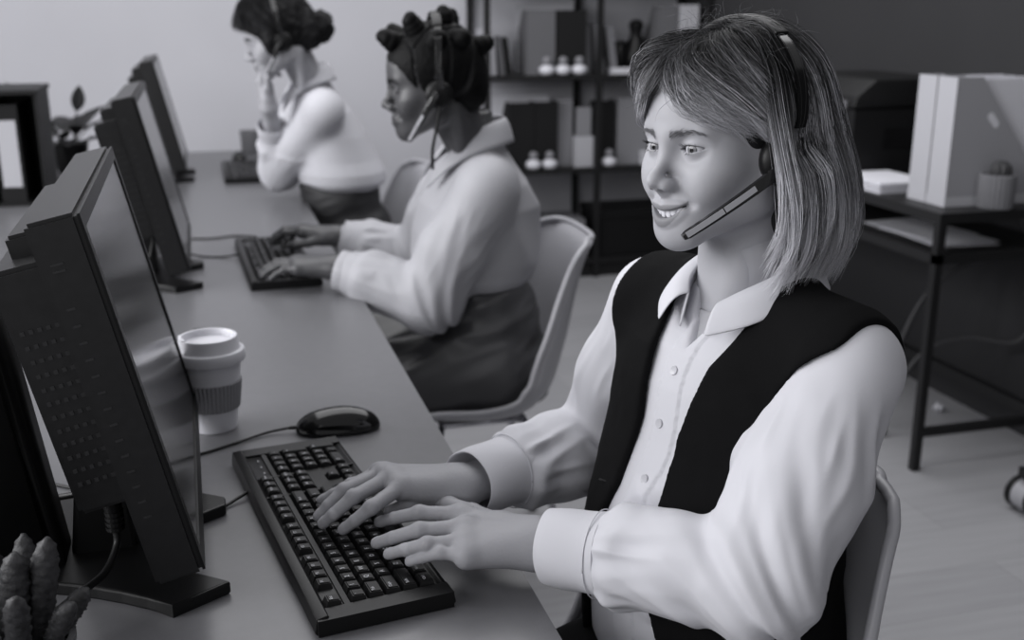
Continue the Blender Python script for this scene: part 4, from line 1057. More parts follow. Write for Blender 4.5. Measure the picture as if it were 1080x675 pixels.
# ------------------------------------------------------------------ cloth helpers
def arm_param(P, A, B):
    A = np.array(A, float); B = np.array(B, float); d = B - A; L = np.linalg.norm(d); d = d / L
    q = P - A; t = q @ d; rad = q - t[:, None] * d; r = np.linalg.norm(rad, axis=1)
    u = np.cross(d, (0, 0, 1.0)); u /= np.linalg.norm(u) + 1e-9; v = np.cross(d, u)
    return t / L, r, np.arctan2(rad @ v, rad @ u), d
def ridged(x, y, z):
    n = vnoise(x, y, z); return 1 - 2 * np.sqrt(n * n + 0.014)
def seg_dist(P, A, B):
    A = np.array(A, float); B = np.array(B, float); d = B - A; L2 = d @ d
    t = np.clip(((P - A) @ d) / L2, 0, 1); return np.linalg.norm(P - A - t[:, None] * d, axis=1)
def sleeve_folds(P, sh, el, wr, amp=0.006, seed=0.0):
    """cloth gathers: folds radiating from the inside of the elbow, long drag lines above it, gathers before the cuff"""
    sh, el, wr = [np.array(q, float) for q in (sh, el, wr)]
    t1, r1, a1, d1 = arm_param(P, sh, el); t2, r2, a2, d2 = arm_param(P, el, wr)
    s1, s2 = seg_dist(P, sh, el), seg_dist(P, el, wr)
    wu = sstep(-0.022, 0.022, s2 - s1); near = sstep(0.105, 0.08, np.minimum(s1, s2)); L1, L2 = np.linalg.norm(el - sh), np.linalg.norm(wr - el)
    inn = (sh - el) / L1 + (wr - el) / L2; inn /= np.linalg.norm(inn)              # towards the crook of the arm
    ax = np.cross(inn, d2); ax /= np.linalg.norm(ax)
    q = P - el; u, v, w_ = q @ inn, q @ ax, q @ (d2 - d1 * 0.0)
    # folds that fan out from the crook
    ang = np.arctan2(q @ np.cross(ax, inn), u + 0.13); rr = np.sqrt((u + .13) ** 2 + (q @ np.cross(ax, inn)) ** 2)
    cg, sg_ = np.cos(ang), np.sin(ang)
    fan = ridged(4.2 * cg + seed + 5 * v, 4.2 * sg_ + rr * 3, v * 7 + seed) + 0.45 * ridged(8.5 * cg + 2 * seed, 8.5 * sg_ + rr * 5, v * 14 + seed)
    wf = np.exp(-(np.linalg.norm(q, axis=1) / 0.115) ** 2)
    ca, sa = np.cos(a1), np.sin(a1)
    drag = ridged(t1 * 1.1 + seed, 1.9 * ca + 2.2 * t1 + seed, 1.9 * sa - 1.6 * t1) + .4 * ridged(t1 * 2.6, 3.5 * ca + 3 * t1 + seed, 3.5 * sa)
    cb, sb = np.cos(a2), np.sin(a2)
    gath = ridged(t2 * 1.4 + seed, 3.0 * cb + 1.5 * t2 + seed, 3.0 * sb) + .4 * ridged(t2 * 5 + seed, 1.6 * cb + seed, 1.6 * sb)
    wd = (0.25 + 0.5 * np.exp(-((t1 - .55) / .3) ** 2)) * sstep(0.02, 0.25, t1); wg = 0.30 + 0.6 * np.exp(-((t2 - .9) / .25) ** 2)
    d = amp * (0.95 * fan * wf + 0.55 * drag * wd * wu * (1 - .6 * wf) + 0.55 * gath * wg * (1 - wu) * (1 - .6 * wf))
    return d * near * sstep(1.0, 0.86, t2)
def cuff_bm(wr, el, back, length, r0, r1, squash=1.0, n=48):
    """open tube along the forearm: starts `back` metres up from the wrist joint (negative = towards hand)"""
    w = np.array(wr, float); e = np.array(el, float); d = (e - w) / np.linalg.norm(e - w)
    u = np.cross(d, (0, 0, 1.0)); u /= np.linalg.norm(u); v = np.cross(u, d)
    bm = bmesh.new(); rings = []
    prof = [(r0 - .0022, length * .9), (r0 - 0.0022, 0.0015), (r0 - 0.001, 0.0), (r0, 0.0), (r0 + 0.001, 0.0015)] + [(r0 + 0.001 + (r1 - r0) * k / 6 + .0012 * math.sin(k), 0.0015 + (length - 0.0015) * k / 6) for k in range(1, 7)] + [(r1 - .004, length + .003)]
    for (r, t) in prof:
        ring = []
        for k in range(n):
            a = 2 * PI * k / n; rr = r * (1 + 0.03 * math.sin(2 * a + 1) + 0.012 * math.sin(5 * a + t * 60))
            p = w + d * (back + t + 0.004 * math.cos(a)) + rr * (math.cos(a) * u + math.sin(a) * v * squash); ring.append(bm.verts.new(p))
        rings.append(ring)
    for A, B in zip(rings, rings[1:]):
        for k in range(n): bm.faces.new([A[k], A[(k + 1) % n], B[(k + 1) % n], B[k]])
    bmesh.ops.recalc_face_normals(bm, faces=bm.faces[:])
    return bm
def loft(bm, A, B, n=8, bulge=0.0, up=(0, 0, 1)):
    """sheet between two polylines of equal length, bulging outwards"""
    A = [np.array(p) for p in A]; B = [np.array(p) for p in B]; rows = []
    c = (sum(A) + sum(B)) / (len(A) + len(B))
    for i in range(n + 1):
        t = i / n; row = []
        for a, b in zip(A, B):
            p = a + (b - a) * t
            nrm = np.array(up, float); row.append(bm.verts.new(p + nrm * bulge * math.sin(PI * t) + 0))
        rows.append(row)
    for R0, R1 in zip(rows, rows[1:]):
        for k in range(len(R0) - 1): bm.faces.new([R0[k], R0[k + 1], R1[k + 1], R1[k]])
def shoe_mesh(h=0.004):
    g = Grid((-0.06, -0.11, -0.005), (0.06, 0.19, 0.12), h)
    g.ell((0, 0.0, 0.045), (0.036, 0.055, 0.05)); g.ell((0, 0.09, 0.028), (0.042, 0.085, 0.034), k=0.03); g.cap((0, -0.01, 0.05), (0, -0.02, 0.10), 0.036, 0.038, k=0.02)
    g.put(lambda X, Y, Z: 0.001 - Z + 0 * X + 0 * Y, (-.06, -.11, -.005), (.06, .19, .12), 0.004, 'i')
    return g.mesh()

M_SKIN1 = mat('fair_skin', 0.42, 0.52, 0.26, attr='Col', sss=0.10, bump=0.04, bscale=1400)
M_SKIN2 = mat('deep_brown_skin', 0.06, 0.42, 0.45, attr='Col', bump=0.04, bscale=900)
M_SKIN3 = mat('light_skin', 0.36, 0.5, 0.35, attr='Col')
M_EYE = mat('eye', 0.5, 0.08, 0.5, attr='Col')
M_HAIR1 = mat('blond_hair', 0.1, 0.40, 0.16, attr='Col')
M_HAIRD = mat('dark_hair', 0.008, 0.55, 0.10, attr='Col')
M_TEETH = mat('teeth', 0.62, 0.25, 0.5)
M_SHIRT = mat('white_cotton', 0.58, 0.8, 0.25, bump=0.12, bscale=1600, sheen=0.05)
M_SHIRT2 = mat('pale_satin_shirt', 0.36, 0.55, 0.35, bump=0.05, bscale=900)
M_SHIRT3 = mat('white_blouse', 0.5, 0.75, 0.25)
M_VEST = mat('black_wool_vest', 0.0055, 0.9, 0.08, bump=0.25, bscale=1500, noise=0.15, nscale=700)
M_TROUSERB = mat('black_trousers', 0.009, 0.85, 0.2)
M_TROUSER2 = mat('dark_satin_trousers', 0.055, 0.36, 0.45)
M_TROUSER3 = mat('dark_trousers', 0.022, 0.6, 0.3)
M_SHOE = mat('black_shoe', 0.01, 0.4, 0.5)
M_SILVER = mat('silver_strip', 0.42, 0.35, 0.5, metal=0.3)

def place_head(parts, M):
    P, F, c = parts; A = np.array(M)
    return P @ A[:3, :3].T + A[:3, 3], F, c
def head_matrix(pos, yaw, pitch, roll, s):
    f0 = np.array((math.cos(yaw), math.sin(yaw), 0)); l = np.array((-f0[1], f0[0], 0)); u = np.array((0, 0, 1.0))
    f = f0 * math.cos(pitch) + u * math.sin(pitch); u = np.cross(f, l)
    l2 = l * math.cos(roll) + u * math.sin(roll); u2 = u * math.cos(roll) - l * math.sin(roll)
    M = Matrix.Identity(4)
    for i in range(3): M[i][0] = -l2[i] * s; M[i][1] = f[i] * s; M[i][2] = u2[i] * s; M[i][3] = pos[i]
    return M
def legs_field(g, fr, hips, knees, ankles, rh, rk, ra, k=0.04, hem=None):
    for hp, kn, an in zip(hips, knees, ankles):
        g.cap(hp, kn, rh, rk, k=k); g.cap(kn, an, rk * 0.98, ra, k=k * .7)
def body_skin(fr, tab, arms, legs, neck_c, h, col, box):
    g = Grid(box[0], box[1], h)
    lo, hi = torso_box(fr, tab); g.put(torso_fn(fr, tab), lo, hi)
    g.cap(fr.w(*neck_c[0]), fr.w(*neck_c[1]), neck_c[2], neck_c[3], k=0.045)
    for (sh, el, wr) in arms:
        s0 = fr.w(0, -0.01, sh[2] + 0.012); s0 = s0 * .62 + np.array(sh) * .38
        g.cap(s0, sh, 0.052, 0.047, k=0.04)
        g.cap(sh, el, 0.043, 0.034, k=0.03); g.cap(el, wr, 0.034, 0.026, k=0.015)
    for (hp, kn, an) in legs:
        g.cap(hp, kn, 0.078, 0.052, k=0.04); g.cap(kn, an, 0.050, 0.034, k=0.03)
        toe = np.array(an) + fr.f * 0.13 + np.array((0, 0, -0.05)); g.cap(np.array(an) + np.array((0, 0, -.02)), toe, 0.034, 0.022, k=0.03)
    P, F = g.mesh(); P, F, _ = largest_near(P, F, fr.w(0, 0.1, tab[len(tab) // 2][0]))
    return P, F, np.full(len(P), col)

# ------------------------------------------------------------------ the woman in the dark vest
FR = Frame((0.585, 1.09, 0), math.radians(197))
W1_L = {'wrist': [(0.3354, 1.0667, 0.787)], 'index': [(0.2609, 1.1402, 0.799), (0.2150, 1.1620, 0.797), (0.1871, 1.1769, 0.787), (0.1724, 1.1964, 0.7745)],
        'middle': [(0.2562, 1.1045, 0.8), (0.2060, 1.1145, 0.799), (0.1767, 1.1258, 0.788), (0.1603, 1.1439, 0.7745)],
        'ring': [(0.2495, 1.0793, 0.796), (0.2085, 1.0844, 0.796), (0.1854, 1.0979, 0.786), (0.1697, 1.1138, 0.7745)],
        'pinky': [(0.2477, 1.0597, 0.79), (0.2206, 1.0719, 0.79), (0.2027, 1.0798, 0.783), (0.1896, 1.0903, 0.7745)],
        'thumb': [(0.3050, 1.1150, 0.788), (0.2790, 1.1600, 0.789), (0.2585, 1.1930, 0.787), (0.2480, 1.2160, 0.783)]}
W1_R = {'wrist': [(0.2831, 1.2348, 0.792)], 'index': [(0.203, 1.2176, 0.808), (0.1607, 1.1795, 0.803), (0.1406, 1.1807, 0.788), (0.1277, 1.189, 0.7745)],
        'middle': [(0.1945, 1.2413, 0.811), (0.1438, 1.2098, 0.805), (0.1188, 1.2051, 0.788), (0.1062, 1.2112, 0.7745)],
        'ring': [(0.1888, 1.265, 0.807), (0.1364, 1.2408, 0.801), (0.1152, 1.233, 0.787), (0.1028, 1.2322, 0.7745)],
        'pinky': [(0.1872, 1.287, 0.799), (0.1486, 1.2727, 0.793), (0.1268, 1.2738, 0.783), (0.1112, 1.2765, 0.7745)],
        'thumb': [(0.2622, 1.2237, 0.785), (0.2389, 1.226, 0.783), (0.2127, 1.2201, 0.780), (0.1882, 1.2182, 0.776)]}
shL, shR = FR.w(0.150, -0.005, 1.008), FR.w(-0.158, -0.005, 1.012)
elL, elR = np.array((0.515, 0.888, 0.812)), np.array((0.500, 1.330, 0.785))
wrL, wrR = np.array(W1_L['wrist'][0]), np.array(W1_R['wrist'][0])
H1 = head_matrix((0.5555, 1.1057, 1.2292), math.radians(197.4), math.radians(-2.0), math.radians(3.0), 0.965)
H1i = np.array(H1.inverted())
nb = FR.w(0.0, -0.012, 1.03); nbl = H1i[:3, :3] @ nb + H1i[:3, 3]
SK, LIP = 0.35, 0.19
hd = head_mesh(0.00115, SK, LIP, neck=0.0475, neck_to=nbl, smile=0.0088)
hP, hF, hC = place_head(hd, H1)
hipsL, hipsR = FR.w(0.09, 0.02, 0.535), FR.w(-0.09, 0.02, 0.535)
knL, knR = FR.w(0.115, 0.43, 0.52), FR.w(-0.115, 0.43, 0.52)
anL, anR = FR.w(0.115, 0.36, 0.10), FR.w(-0.11, 0.40, 0.10)
SKT = [(0.47, .14, .11, 0.0), (0.56, .155, .115, 0.0), (.66, .13, .095, .01), (.76, .12, .088, .012), (.86, .132, .092, .012), (.95, .14, .090, .012), (1.0, .135, .078, .004), (1.03, .105, .058, -.008), (1.05, .05, .04, -.012)]
bd = body_skin(FR, SKT, [(shL, elL, wrL), (shR, elR, wrR)], [(hipsL, knL, anL), (hipsR, knR, anR)], ((0, -0.010, 1.0), (0, -0.012, 1.10), 0.050, 0.0485), 0.0055, SK, ((0.05, 0.72, -0.0), (0.86, 1.50, 1.16)))
cut = nb + np.array((0, 0, 0.012))
hP, hF, m_ = clip_plane(hP, hF, cut, (0, 0, 1)); hC = hC[m_]
bP, bF, m_ = clip_local(bd[0], bd[1], cut, (0, 0, 1), 0.085); bC = bd[2][m_]
joints = [(cut, (0, 0, 1), (0.09, 0.003))]; parts = [(hP, hF, hC)]
for J, el in ((W1_L, elL), (W1_R, elR)):
    w_ = np.array(J['wrist'][0]); d_ = (el - w_) / np.linalg.norm(el - w_); c_ = w_ + d_ * 0.055
    q = hand_mesh(J, el, 0.00125, SK * 0.88, thick=1.06, nail=SK * 1.0)  # hands darker than the face: their shade is put into the skin colour
    P_, F_, m_ = clip_plane(q[0], q[1], c_, -d_); parts.append((P_, F_, q[2][m_]))
    bP, bF, m_ = clip_local(bP, bF, c_, -d_, 0.075); bC = bC[m_]
    joints.append((c_, d_, (0.07, 0.003)))
parts.append((bP, bF, bC))
w1 = join_skin('person', parts, joints, M_SKIN1)
tag(w1, 'smiling person with a blond bob, white shirt and black waistcoat, typing on the nearest keyboard', 'person', None)
# eyes, teeth
for s in (-1, 1):
    eye_mesh('eye', ((s * 0.0315, 0.0672, 0.001), math.radians(16), math.radians(-4)), w1, H1, M_EYE)
bm = bmesh.new()
for i in range(-3, 3):
    x = (i + .5) * 0.0070 if abs(i + .5) > 1 else (i + .5) * 0.0082
    y = 0.0880 - 14.5 * x * x; ht = 0.0136 - 0.0016 * (abs(i + .5) % 2 > 1) - 0.00035 * abs(i)
    vs = bmesh.ops.create_uvsphere(bm, u_segments=14, v_segments=10, radius=1.0)['verts']
    for v in vs:
        c = v.co; e = 0.62
        v.co = Vector([math.copysign(abs(c[k]) ** e, c[k]) for k in range(3)])
    bmesh.ops.transform(bm, matrix=Matrix.Translation((x, y - 0.002, -0.0672 + 0.0042 - ht * .5 + 0.0050 * (x / 0.028) ** 2)) @ Matrix.Rotation(-math.atan(29 * x), 4, 'Z') @ Matrix.Diagonal((0.0039, 0.0030, ht * .5, 1)), verts=vs)
o = obj('teeth', bm, M_TEETH, w1, smooth=True); o.matrix_world = H1
# brows and lashes
rng = np.random.RandomState(5)
def brow_lash(parent, M, mh, colr, HP, density=1.0, eye_down=0.0, bz=0.0165):
    def ysurf(x, z):
        m = (np.abs(HP[:, 0] - x) < .0022) & (np.abs(HP[:, 2] - z) < .0022); return HP[m, 1].max() if m.any() else .07
    pts = []; rr = []
    for s in (-1, 1):
        for k in range(int(150 * density)):
            t = rng.rand(); v = rng.randn() * (0.0021 - 0.0012 * t)
            x = 0.011 + 0.040 * t; z = bz - 0.0015 + 0.0050 * math.sin(min(t, .8) * 2.2) - 0.010 * max(0, t - .75) + v; y = ysurf(x, z) - .0002
            d = np.array((0.8 + .2 * t, -0.25 - t * .3, 0.75 - 1.15 * t)); d /= np.linalg.norm(d); L = 0.0062 * (1 - .35 * t)
            p0 = np.array((x, y, z)); pts.append([p0 + d * L * u * np.array((1, 1, 1)) + np.array((0, 0.0008 * math.sin(u * PI), 0)) for u in (0, .33, .66, 1)]); rr.append([.00018, .00019, .00015, .00005])
            pts[-1] = [np.array((s * p[0], p[1], p[2])) for p in pts[-1]]
    b = strands('eyebrows', np.array(pts), np.array(rr), np.full((len(pts), 4), colr), mh, parent); b.matrix_world = M
    pts = []; rr = []
    for s in (-1, 1):
        for k in range(48):
            xl = -0.0145 + 0.029 * rng.rand(); q = 1 - (xl / .0152) ** 2; lo = k % 3 == 0
            z = 0.001 - eye_down + 0.06 * xl + (0.0045 * q if not lo else -0.0039 * q); y = 0.0672 + math.sqrt(max(0, 0.0142 ** 2 - xl ** 2 - (z - .001) ** 2)) + .0002
            out = np.array((xl / .0142 * .8 + .25, 1.0, 0.1 if not lo else -.5)); out /= np.linalg.norm(out); L = (0.0068 if not lo else 0.003) * (0.8 + .3 * rng.rand())
            pts.append([(s * (0.0315 + xl + out[0] * L * u), y + out[1] * L * u, z + out[2] * L * u + (0.0030 if not lo else -0.001) * u * u) for u in (0, .33, .66, 1)]); rr.append([.00020, .00017, .00012, .00004])
    b = strands('eyelashes', np.array(pts), np.array(rr), np.full((len(pts), 4), 0.006), mh, parent); b.matrix_world = M
brow_lash(w1, H1, M_HAIR1, 0.13, hd[0], 1.0, bz=0.0162)

# ---- hair: a dark under-layer and thousands of strands in locks
def skull(az, el, lift):
    """az 0 = front, + to its right; el up from the level of the temples"""
    d = np.stack([np.sin(az) * np.cos(el), np.cos(az) * np.cos(el), np.sin(el)], -1)
    e = np.array((0.073, 0.094, 0.084)); k = 1 / np.sqrt(((d / e) ** 2).sum(-1))
    return np.array((0, -0.012, 0.028)) + d * (k + lift)[..., None]
g = Grid((-0.12, -0.17, -0.17), (0.12, 0.13, 0.13), 0.003)
g.ell((0, -0.014, 0.030), (0.081, 0.102, 0.092))
for s in (-1, 1): g.ell((s * 0.050, -0.062, -0.050), (0.040, 0.055, 0.080), k=0.03)
g.ell((0, -0.090, -0.04), (0.062, 0.040, 0.085), k=0.03)
g.ell((0, 0.095, -0.045), (0.110, 0.095, 0.108), k=0.012, op='s')
g.ell((0, 0.02, -0.10), (0.062, 0.055, 0.085), k=0.012, op='s')
P_, F_ = g.mesh()
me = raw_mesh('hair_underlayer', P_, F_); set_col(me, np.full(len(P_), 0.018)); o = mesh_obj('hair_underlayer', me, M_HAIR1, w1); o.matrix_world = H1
rng = np.random.RandomState(12)
def lock_strands(ctrl, per, spread0, spread1, M, rad, c0, c1, cvar):
    """ctrl (N,K,3) guides; children scattered round each guide, closing to locks at the tip"""
    N, K, _ = ctrl.shape; G_ = np.repeat(ctrl, per, 0)
    off = rng.randn(N * per, 1, 3); t = np.linspace(0, 1, K)[None, :, None]
    wob = rng.randn(N * per, K, 3) * 0.0007
    G_ = G_ + off * (spread0 + (spread1 - spread0) * t) + wob * t
    # uneven lengths
    P = resample(G_, M); keep = 1 - 0.30 * rng.rand(N * per, 1, 1) ** 2.2
    tt = np.linspace(0, 1, M)
    idx = tt[None, :] * keep[:, :, 0] * (M - 1); i0 = np.clip(idx.astype(int), 0, M - 2); fr_ = (idx - i0)[..., None]
    P = np.take_along_axis(P, i0[..., None], 1) * (1 - fr_) + np.take_along_axis(P, (i0 + 1)[..., None], 1) * fr_
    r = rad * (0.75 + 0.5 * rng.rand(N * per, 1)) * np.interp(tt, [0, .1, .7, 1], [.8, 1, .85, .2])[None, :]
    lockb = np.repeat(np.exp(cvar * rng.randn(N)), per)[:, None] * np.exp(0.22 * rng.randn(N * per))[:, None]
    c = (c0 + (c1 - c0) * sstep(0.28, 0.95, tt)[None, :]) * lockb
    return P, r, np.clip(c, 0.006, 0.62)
rad_ = np.radians
SETS = []
# back and sides: fall from the crown, swing out and end at the nape
N = 330; a = rad_(112 + 176 * (np.arange(N) + rng.rand(N)) / N) * 1.0; K = []
lay = rng.rand(N)
a0 = a + rng.randn(N) * 0.05
front = np.minimum(1, np.abs(a - PI) / rad_(108)) ** 3           # 1 beside the face
lift = 0.008 + 0.016 * lay
def shell(el, l, daz=0.0): return skull(a0 + daz, rad_(el) + 0 * a0, l)
K.append(shell(84, 0.006 + 0.3 * lift)); K.append(shell(58, 0.010 + .6 * lift)); K.append(shell(32, 0.010 + 0.85 * lift)); K.append(shell(6, 0.010 + lift))
base = shell(-4, 0.012 + lift); ch = np.stack([np.sin(a0), np.cos(a0), 0 * a0], -1)
zend = -0.108 - 0.072 * rng.rand(N) ** 0.7 + 0.006 * front
back = np.clip(-np.cos(a0), 0, 1); ph = 2 * PI * rng.rand(N); side = np.stack([np.cos(a0), -np.sin(a0), 0 * a0], -1)
curl = 0.6 + 0.8 * rng.rand(N)
for t_, o_ in ((0.25, 0.012), (0.5, 0.015), (0.72, 0.013), (0.88, 0.002), (1.0, -0.012)):
    p = base.copy(); p[:, 2] = base[:, 2] + (zend - base[:, 2]) * t_
    p += ch * (o_ * curl)[:, None]
    p[:, 1] -= (0.030 * (1 - 0.3 * back) - 0.018 * front) * min(t_, .75) * 1.25
    p += side * (0.0055 * np.sin(ph + 5.0 * t_) * t_)[:, None]
    p[:, 1] += 0.020 * max(0, t_ - .6) / .4 * (1 - back) * curl        # tips turn forward again
    K.append(p)
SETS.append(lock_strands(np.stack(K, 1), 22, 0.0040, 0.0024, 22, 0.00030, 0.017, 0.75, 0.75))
# second, rounder layer over the near and far side of the back
N = 150; a0 = rad_(100 + 160 * rng.rand(N)); lay = rng.rand(N); K = []
for el, l in ((88, .010), (62, .020), (35, .026), (8, .030)): K.append(skull(a0, rad_(el) + 0 * a0, l + 0 * a0 + 0.006 * lay))
base = skull(a0, rad_(-6) + 0 * a0, 0.032 + .008 * lay); ch = np.stack([np.sin(a0), np.cos(a0), 0 * a0], -1); zend = -0.10 - 0.045 * rng.rand(N)
for t_, o_ in ((.4, .006), (.75, .002), (1.0, -.010)):
    p = base.copy(); p[:, 2] += (zend - base[:, 2]) * t_; p += ch * o_; p[:, 1] -= .014 * t_; K.append(p)
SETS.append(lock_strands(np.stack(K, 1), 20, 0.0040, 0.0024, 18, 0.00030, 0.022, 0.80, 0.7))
# curtain fringe: from the parting forward, then away to both temples
for sgn, N in ((-1, 125), (1, 110)):
    u = np.sort(rng.rand(N)); lay = rng.rand(N); K = []
    j = lambda s_: rng.randn(N) * s_
    seq = [  # (azimuth at u=0, at u=1), (elevation at u=0, at u=1), lift
        ((2, 60), (66, 86), .005), ((4, 48), (50, 64), .014), ((16, 60), (31, 44), .020), ((44, 78), (13, 22), .018), ((70, 92), (-5, -4), .016), ((84, 102), (-24, -34), .014), ((90, 108), (-42, -54), .018)]
    for n_, (az, el, l) in enumerate(seq):
        if sgn > 0 and n_ >= 2: az = (az[0] + 6, az[1]); l = l + .010
        K.append(skull(sgn * rad_(az[0] + (az[1] - az[0]) * u + j(2.2)), rad_(el[0] + (el[1] - el[0]) * u + j(1.5)), l * (0.55 + 0.8 * lay)))
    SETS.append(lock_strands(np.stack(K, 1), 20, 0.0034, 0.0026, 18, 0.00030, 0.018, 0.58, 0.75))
# wispy ends over the forehead
N = 120; u = rng.rand(N); sg = np.where(rng.rand(N) < .66, -1, 1); K = []
for az, el, l in ((2, 62, .006), (2, 42, .016), (6, 25, .018), (18, 11, .015), (38, 1, .013), (58, -9, .012)):
    K.append(skull(sg * rad_(az + 16 * u + rng.randn(N) * 3), rad_(el + 4 * rng.randn(N) * .5 + 4 * u), l + 0.006 * rng.rand(N)))
SETS.append(lock_strands(np.stack(K, 1), 11, 0.0030, 0.0030, 16, 0.00027, 0.06, 0.5, 0.4))
# stray hairs standing off the head
N = 150; a0 = rad_(360 * rng.rand(N)); e0 = rad_(20 + 68 * rng.rand(N)); K = []
dz = rng.randn(N) * 0.35
for k_, l in enumerate((.010, .022, .030, .034)): K.append(skull(a0 + dz * k_ * .25, e0 - 0.16 * k_ * rng.rand(N), l + .018 * (k_ / 3) * rng.rand(N)))
SETS.append(lock_strands(np.stack(K, 1), 1, 0.002, 0.004, 12, 0.00016, 0.08, 0.16, 0.3))
for si, (P_, r_, c_) in enumerate(SETS):
    if si != len(SETS) - 1:                                     # the headband presses the hair down
        an_ = np.arctan2(P_[..., 0], P_[..., 2] - .026); rr_ = np.hypot(P_[..., 0], P_[..., 2] - .026) + 1e-6
        rm_ = 1 / np.sqrt((np.sin(an_) / .110) ** 2 + (np.cos(an_) / .110) ** 2) - .004
        w_ = np.minimum(1, 1.5 * np.exp(-((P_[..., 1] + .024) / .024) ** 2)) * sstep(-.03, .0, P_[..., 2]) * sstep(.45, .75, np.abs(np.sin(an_)))
        k_ = np.where(rr_ > rm_, 1 + (rm_ / rr_ - 1) * w_, 1.0)
        P_ = P_.copy(); P_[..., 0] *= k_; P_[..., 2] = .026 + (P_[..., 2] - .026) * k_
    o = strands('hair', P_, r_, c_, M_HAIR1, w1); o.matrix_world = H1

# ---- shirt
SHT = [(0.56, .185, .130, .010), (.66, .165, .130, .025), (.74, .158, .130, .036), (.82, .154, .120, .026), (.90, .156, .108, .010), (.96, .158, .100, .004), (1.0, .148, .090, -.002), (1.03, .115, .070, -.006), (1.058, .072, .060, -.010), (1.075, .060, .056, -.012)]
g = Grid((0.24, 0.74, 0.52), (0.84, 1.50, 1.12), 0.0027)
lo, hi = torso_box(FR, SHT); g.put(torso_fn(FR, SHT), lo, hi)
cfL, cfR = wrL + (elL - wrL) * 0.30, wrR + (elR - wrR) * 0.30
for sh_, el_, cf_ in ((shL, elL, cfL), (shR, elR, cfR)):
    s0 = sh_ * .5 + FR.w(0, -0.012, 1.032) * .5
    g.cap(s0, sh_, 0.046, 0.050, k=0.035)
    mid = sh_ * .5 + el_ * .5
    g.cap(sh_, mid, 0.053, 0.060, k=0.03); g.cap(mid, el_, 0.060, 0.056, k=0.02)
    m2 = el_ * .55 + cf_ * .45; m3 = el_ * .14 + cf_ * .86
    g.cap(el_, m2, 0.056, 0.053, k=0.02); g.cap(m2, m3, 0.054, 0.049, k=0.015); g.cap(m3, cf_, 0.048, 0.041, k=0.01)
# open neck
def vneck(X, Y, Z):
    l, f, z = FR.loc(X, Y, Z); wdt = np.clip((z - 1.005) * 0.55, -.05, .05)
    return np.maximum(np.maximum(np.abs(l) - wdt, 1.0 - z), 0.028 - f)
c_ = FR.w(0, 0.08, 1.05); g.put(vneck, c_ - .10, c_ + .10, 0.004, 's')
P_, F_ = g.mesh(); P_, F_, _ = largest_near(P_, F_, FR.w(0, .14, .76)); N_ = vnormals(P_, F_)
l_, f_, z_ = (P_[:, 0] - FR.O[0]) * FR.l[0] + (P_[:, 1] - FR.O[1]) * FR.l[1], (P_[:, 0] - FR.O[0]) * FR.f[0] + (P_[:, 1] - FR.O[1]) * FR.f[1], P_[:, 2]
d_ = sleeve_folds(P_, shL, elL, cfL, 0.0150, 0.3) + sleeve_folds(P_, shR, elR, cfR, 0.0130, 5.1)
arm_d = np.minimum(np.minimum(seg_dist(P_, shL, elL), seg_dist(P_, elL, wrL)), np.minimum(seg_dist(P_, shR, elR), seg_dist(P_, elR, wrR)))
tor = sstep(.15, .11, np.abs(l_)) * sstep(0, .03, f_) * sstep(.066, .085, arm_d)
d_ += tor * 0.007 * ridged(l_ * 9 + z_ * 3 + 2, z_ * 5 - l_ * 4, f_ * 3) * sstep(1.0, .85, z_)
d_ += np.where((f_ > 0.05) & (np.abs(l_ + 0.004 * np.sin(z_ * 40)) < 0.017) & (arm_d > .07), 0.0022, 0)         # placket
P_ = P_ + N_ * d_[:, None]
shirt = mesh_obj('shirt', raw_mesh('shirt', P_, F_), M_SHIRT, w1)
SP = P_.copy(); SN = N_
def on_shirt(l0, z0):
    ll = (SP[:, 0] - FR.O[0]) * FR.l[0] + (SP[:, 1] - FR.O[1]) * FR.l[1]; ff = (SP[:, 0] - FR.O[0]) * FR.f[0] + (SP[:, 1] - FR.O[1]) * FR.f[1]
    m = (np.abs(ll - l0) < .004) & (np.abs(SP[:, 2] - z0) < .004); i = np.where(m)[0]; j = i[np.argmax(ff[i])]; return SP[j], SN[j]
M_BUTTON = mat('pearl_button', 0.5, 0.3, 0.5)
def button(parent, p, n, r, m):
    bm = bmesh.new(); lathe(bm, [(0, -.0008), (r * .95, -.0008), (r, 0.0004), (r * .92, .0016), (r * .7, .0013), (0, .0012)], 24)
    o = obj('button', bm, m, parent, smooth='auto'); o.matrix_world = Matrix.Translation(p) @ Vector(n).to_track_quat('Z', 'Y').to_matrix().to_4x4(); return o
for z0 in (0.985, 0.925, 0.865, 0.805, 0.745):
    p, n = on_shirt(0.0, z0); button(shirt, p, n, 0.0055, M_BUTTON)
# cuffs
for w_, e_, nm in ((wrL, elL, 1), (wrR, elR, 1)):
    o = obj('cuff', cuff_bm(w_, e_, 0.010, 0.072, 0.0425, 0.0475), M_SHIRT, shirt, smooth='auto')
    d0 = (e_ - w_) / np.linalg.norm(e_ - w_); u0 = np.cross(d0, (0, 0, 1)); u0 /= np.linalg.norm(u0)
    ring = [w_ + d0 * 0.076 + 0.0490 * (math.cos(2 * PI * k / 40) * u0 + math.sin(2 * PI * k / 40) * np.cross(u0, d0)) for k in range(41)]
    obj('stitching', tube_bm(ring, 0.0007, 5), M_SHIRT, o, smooth=True)
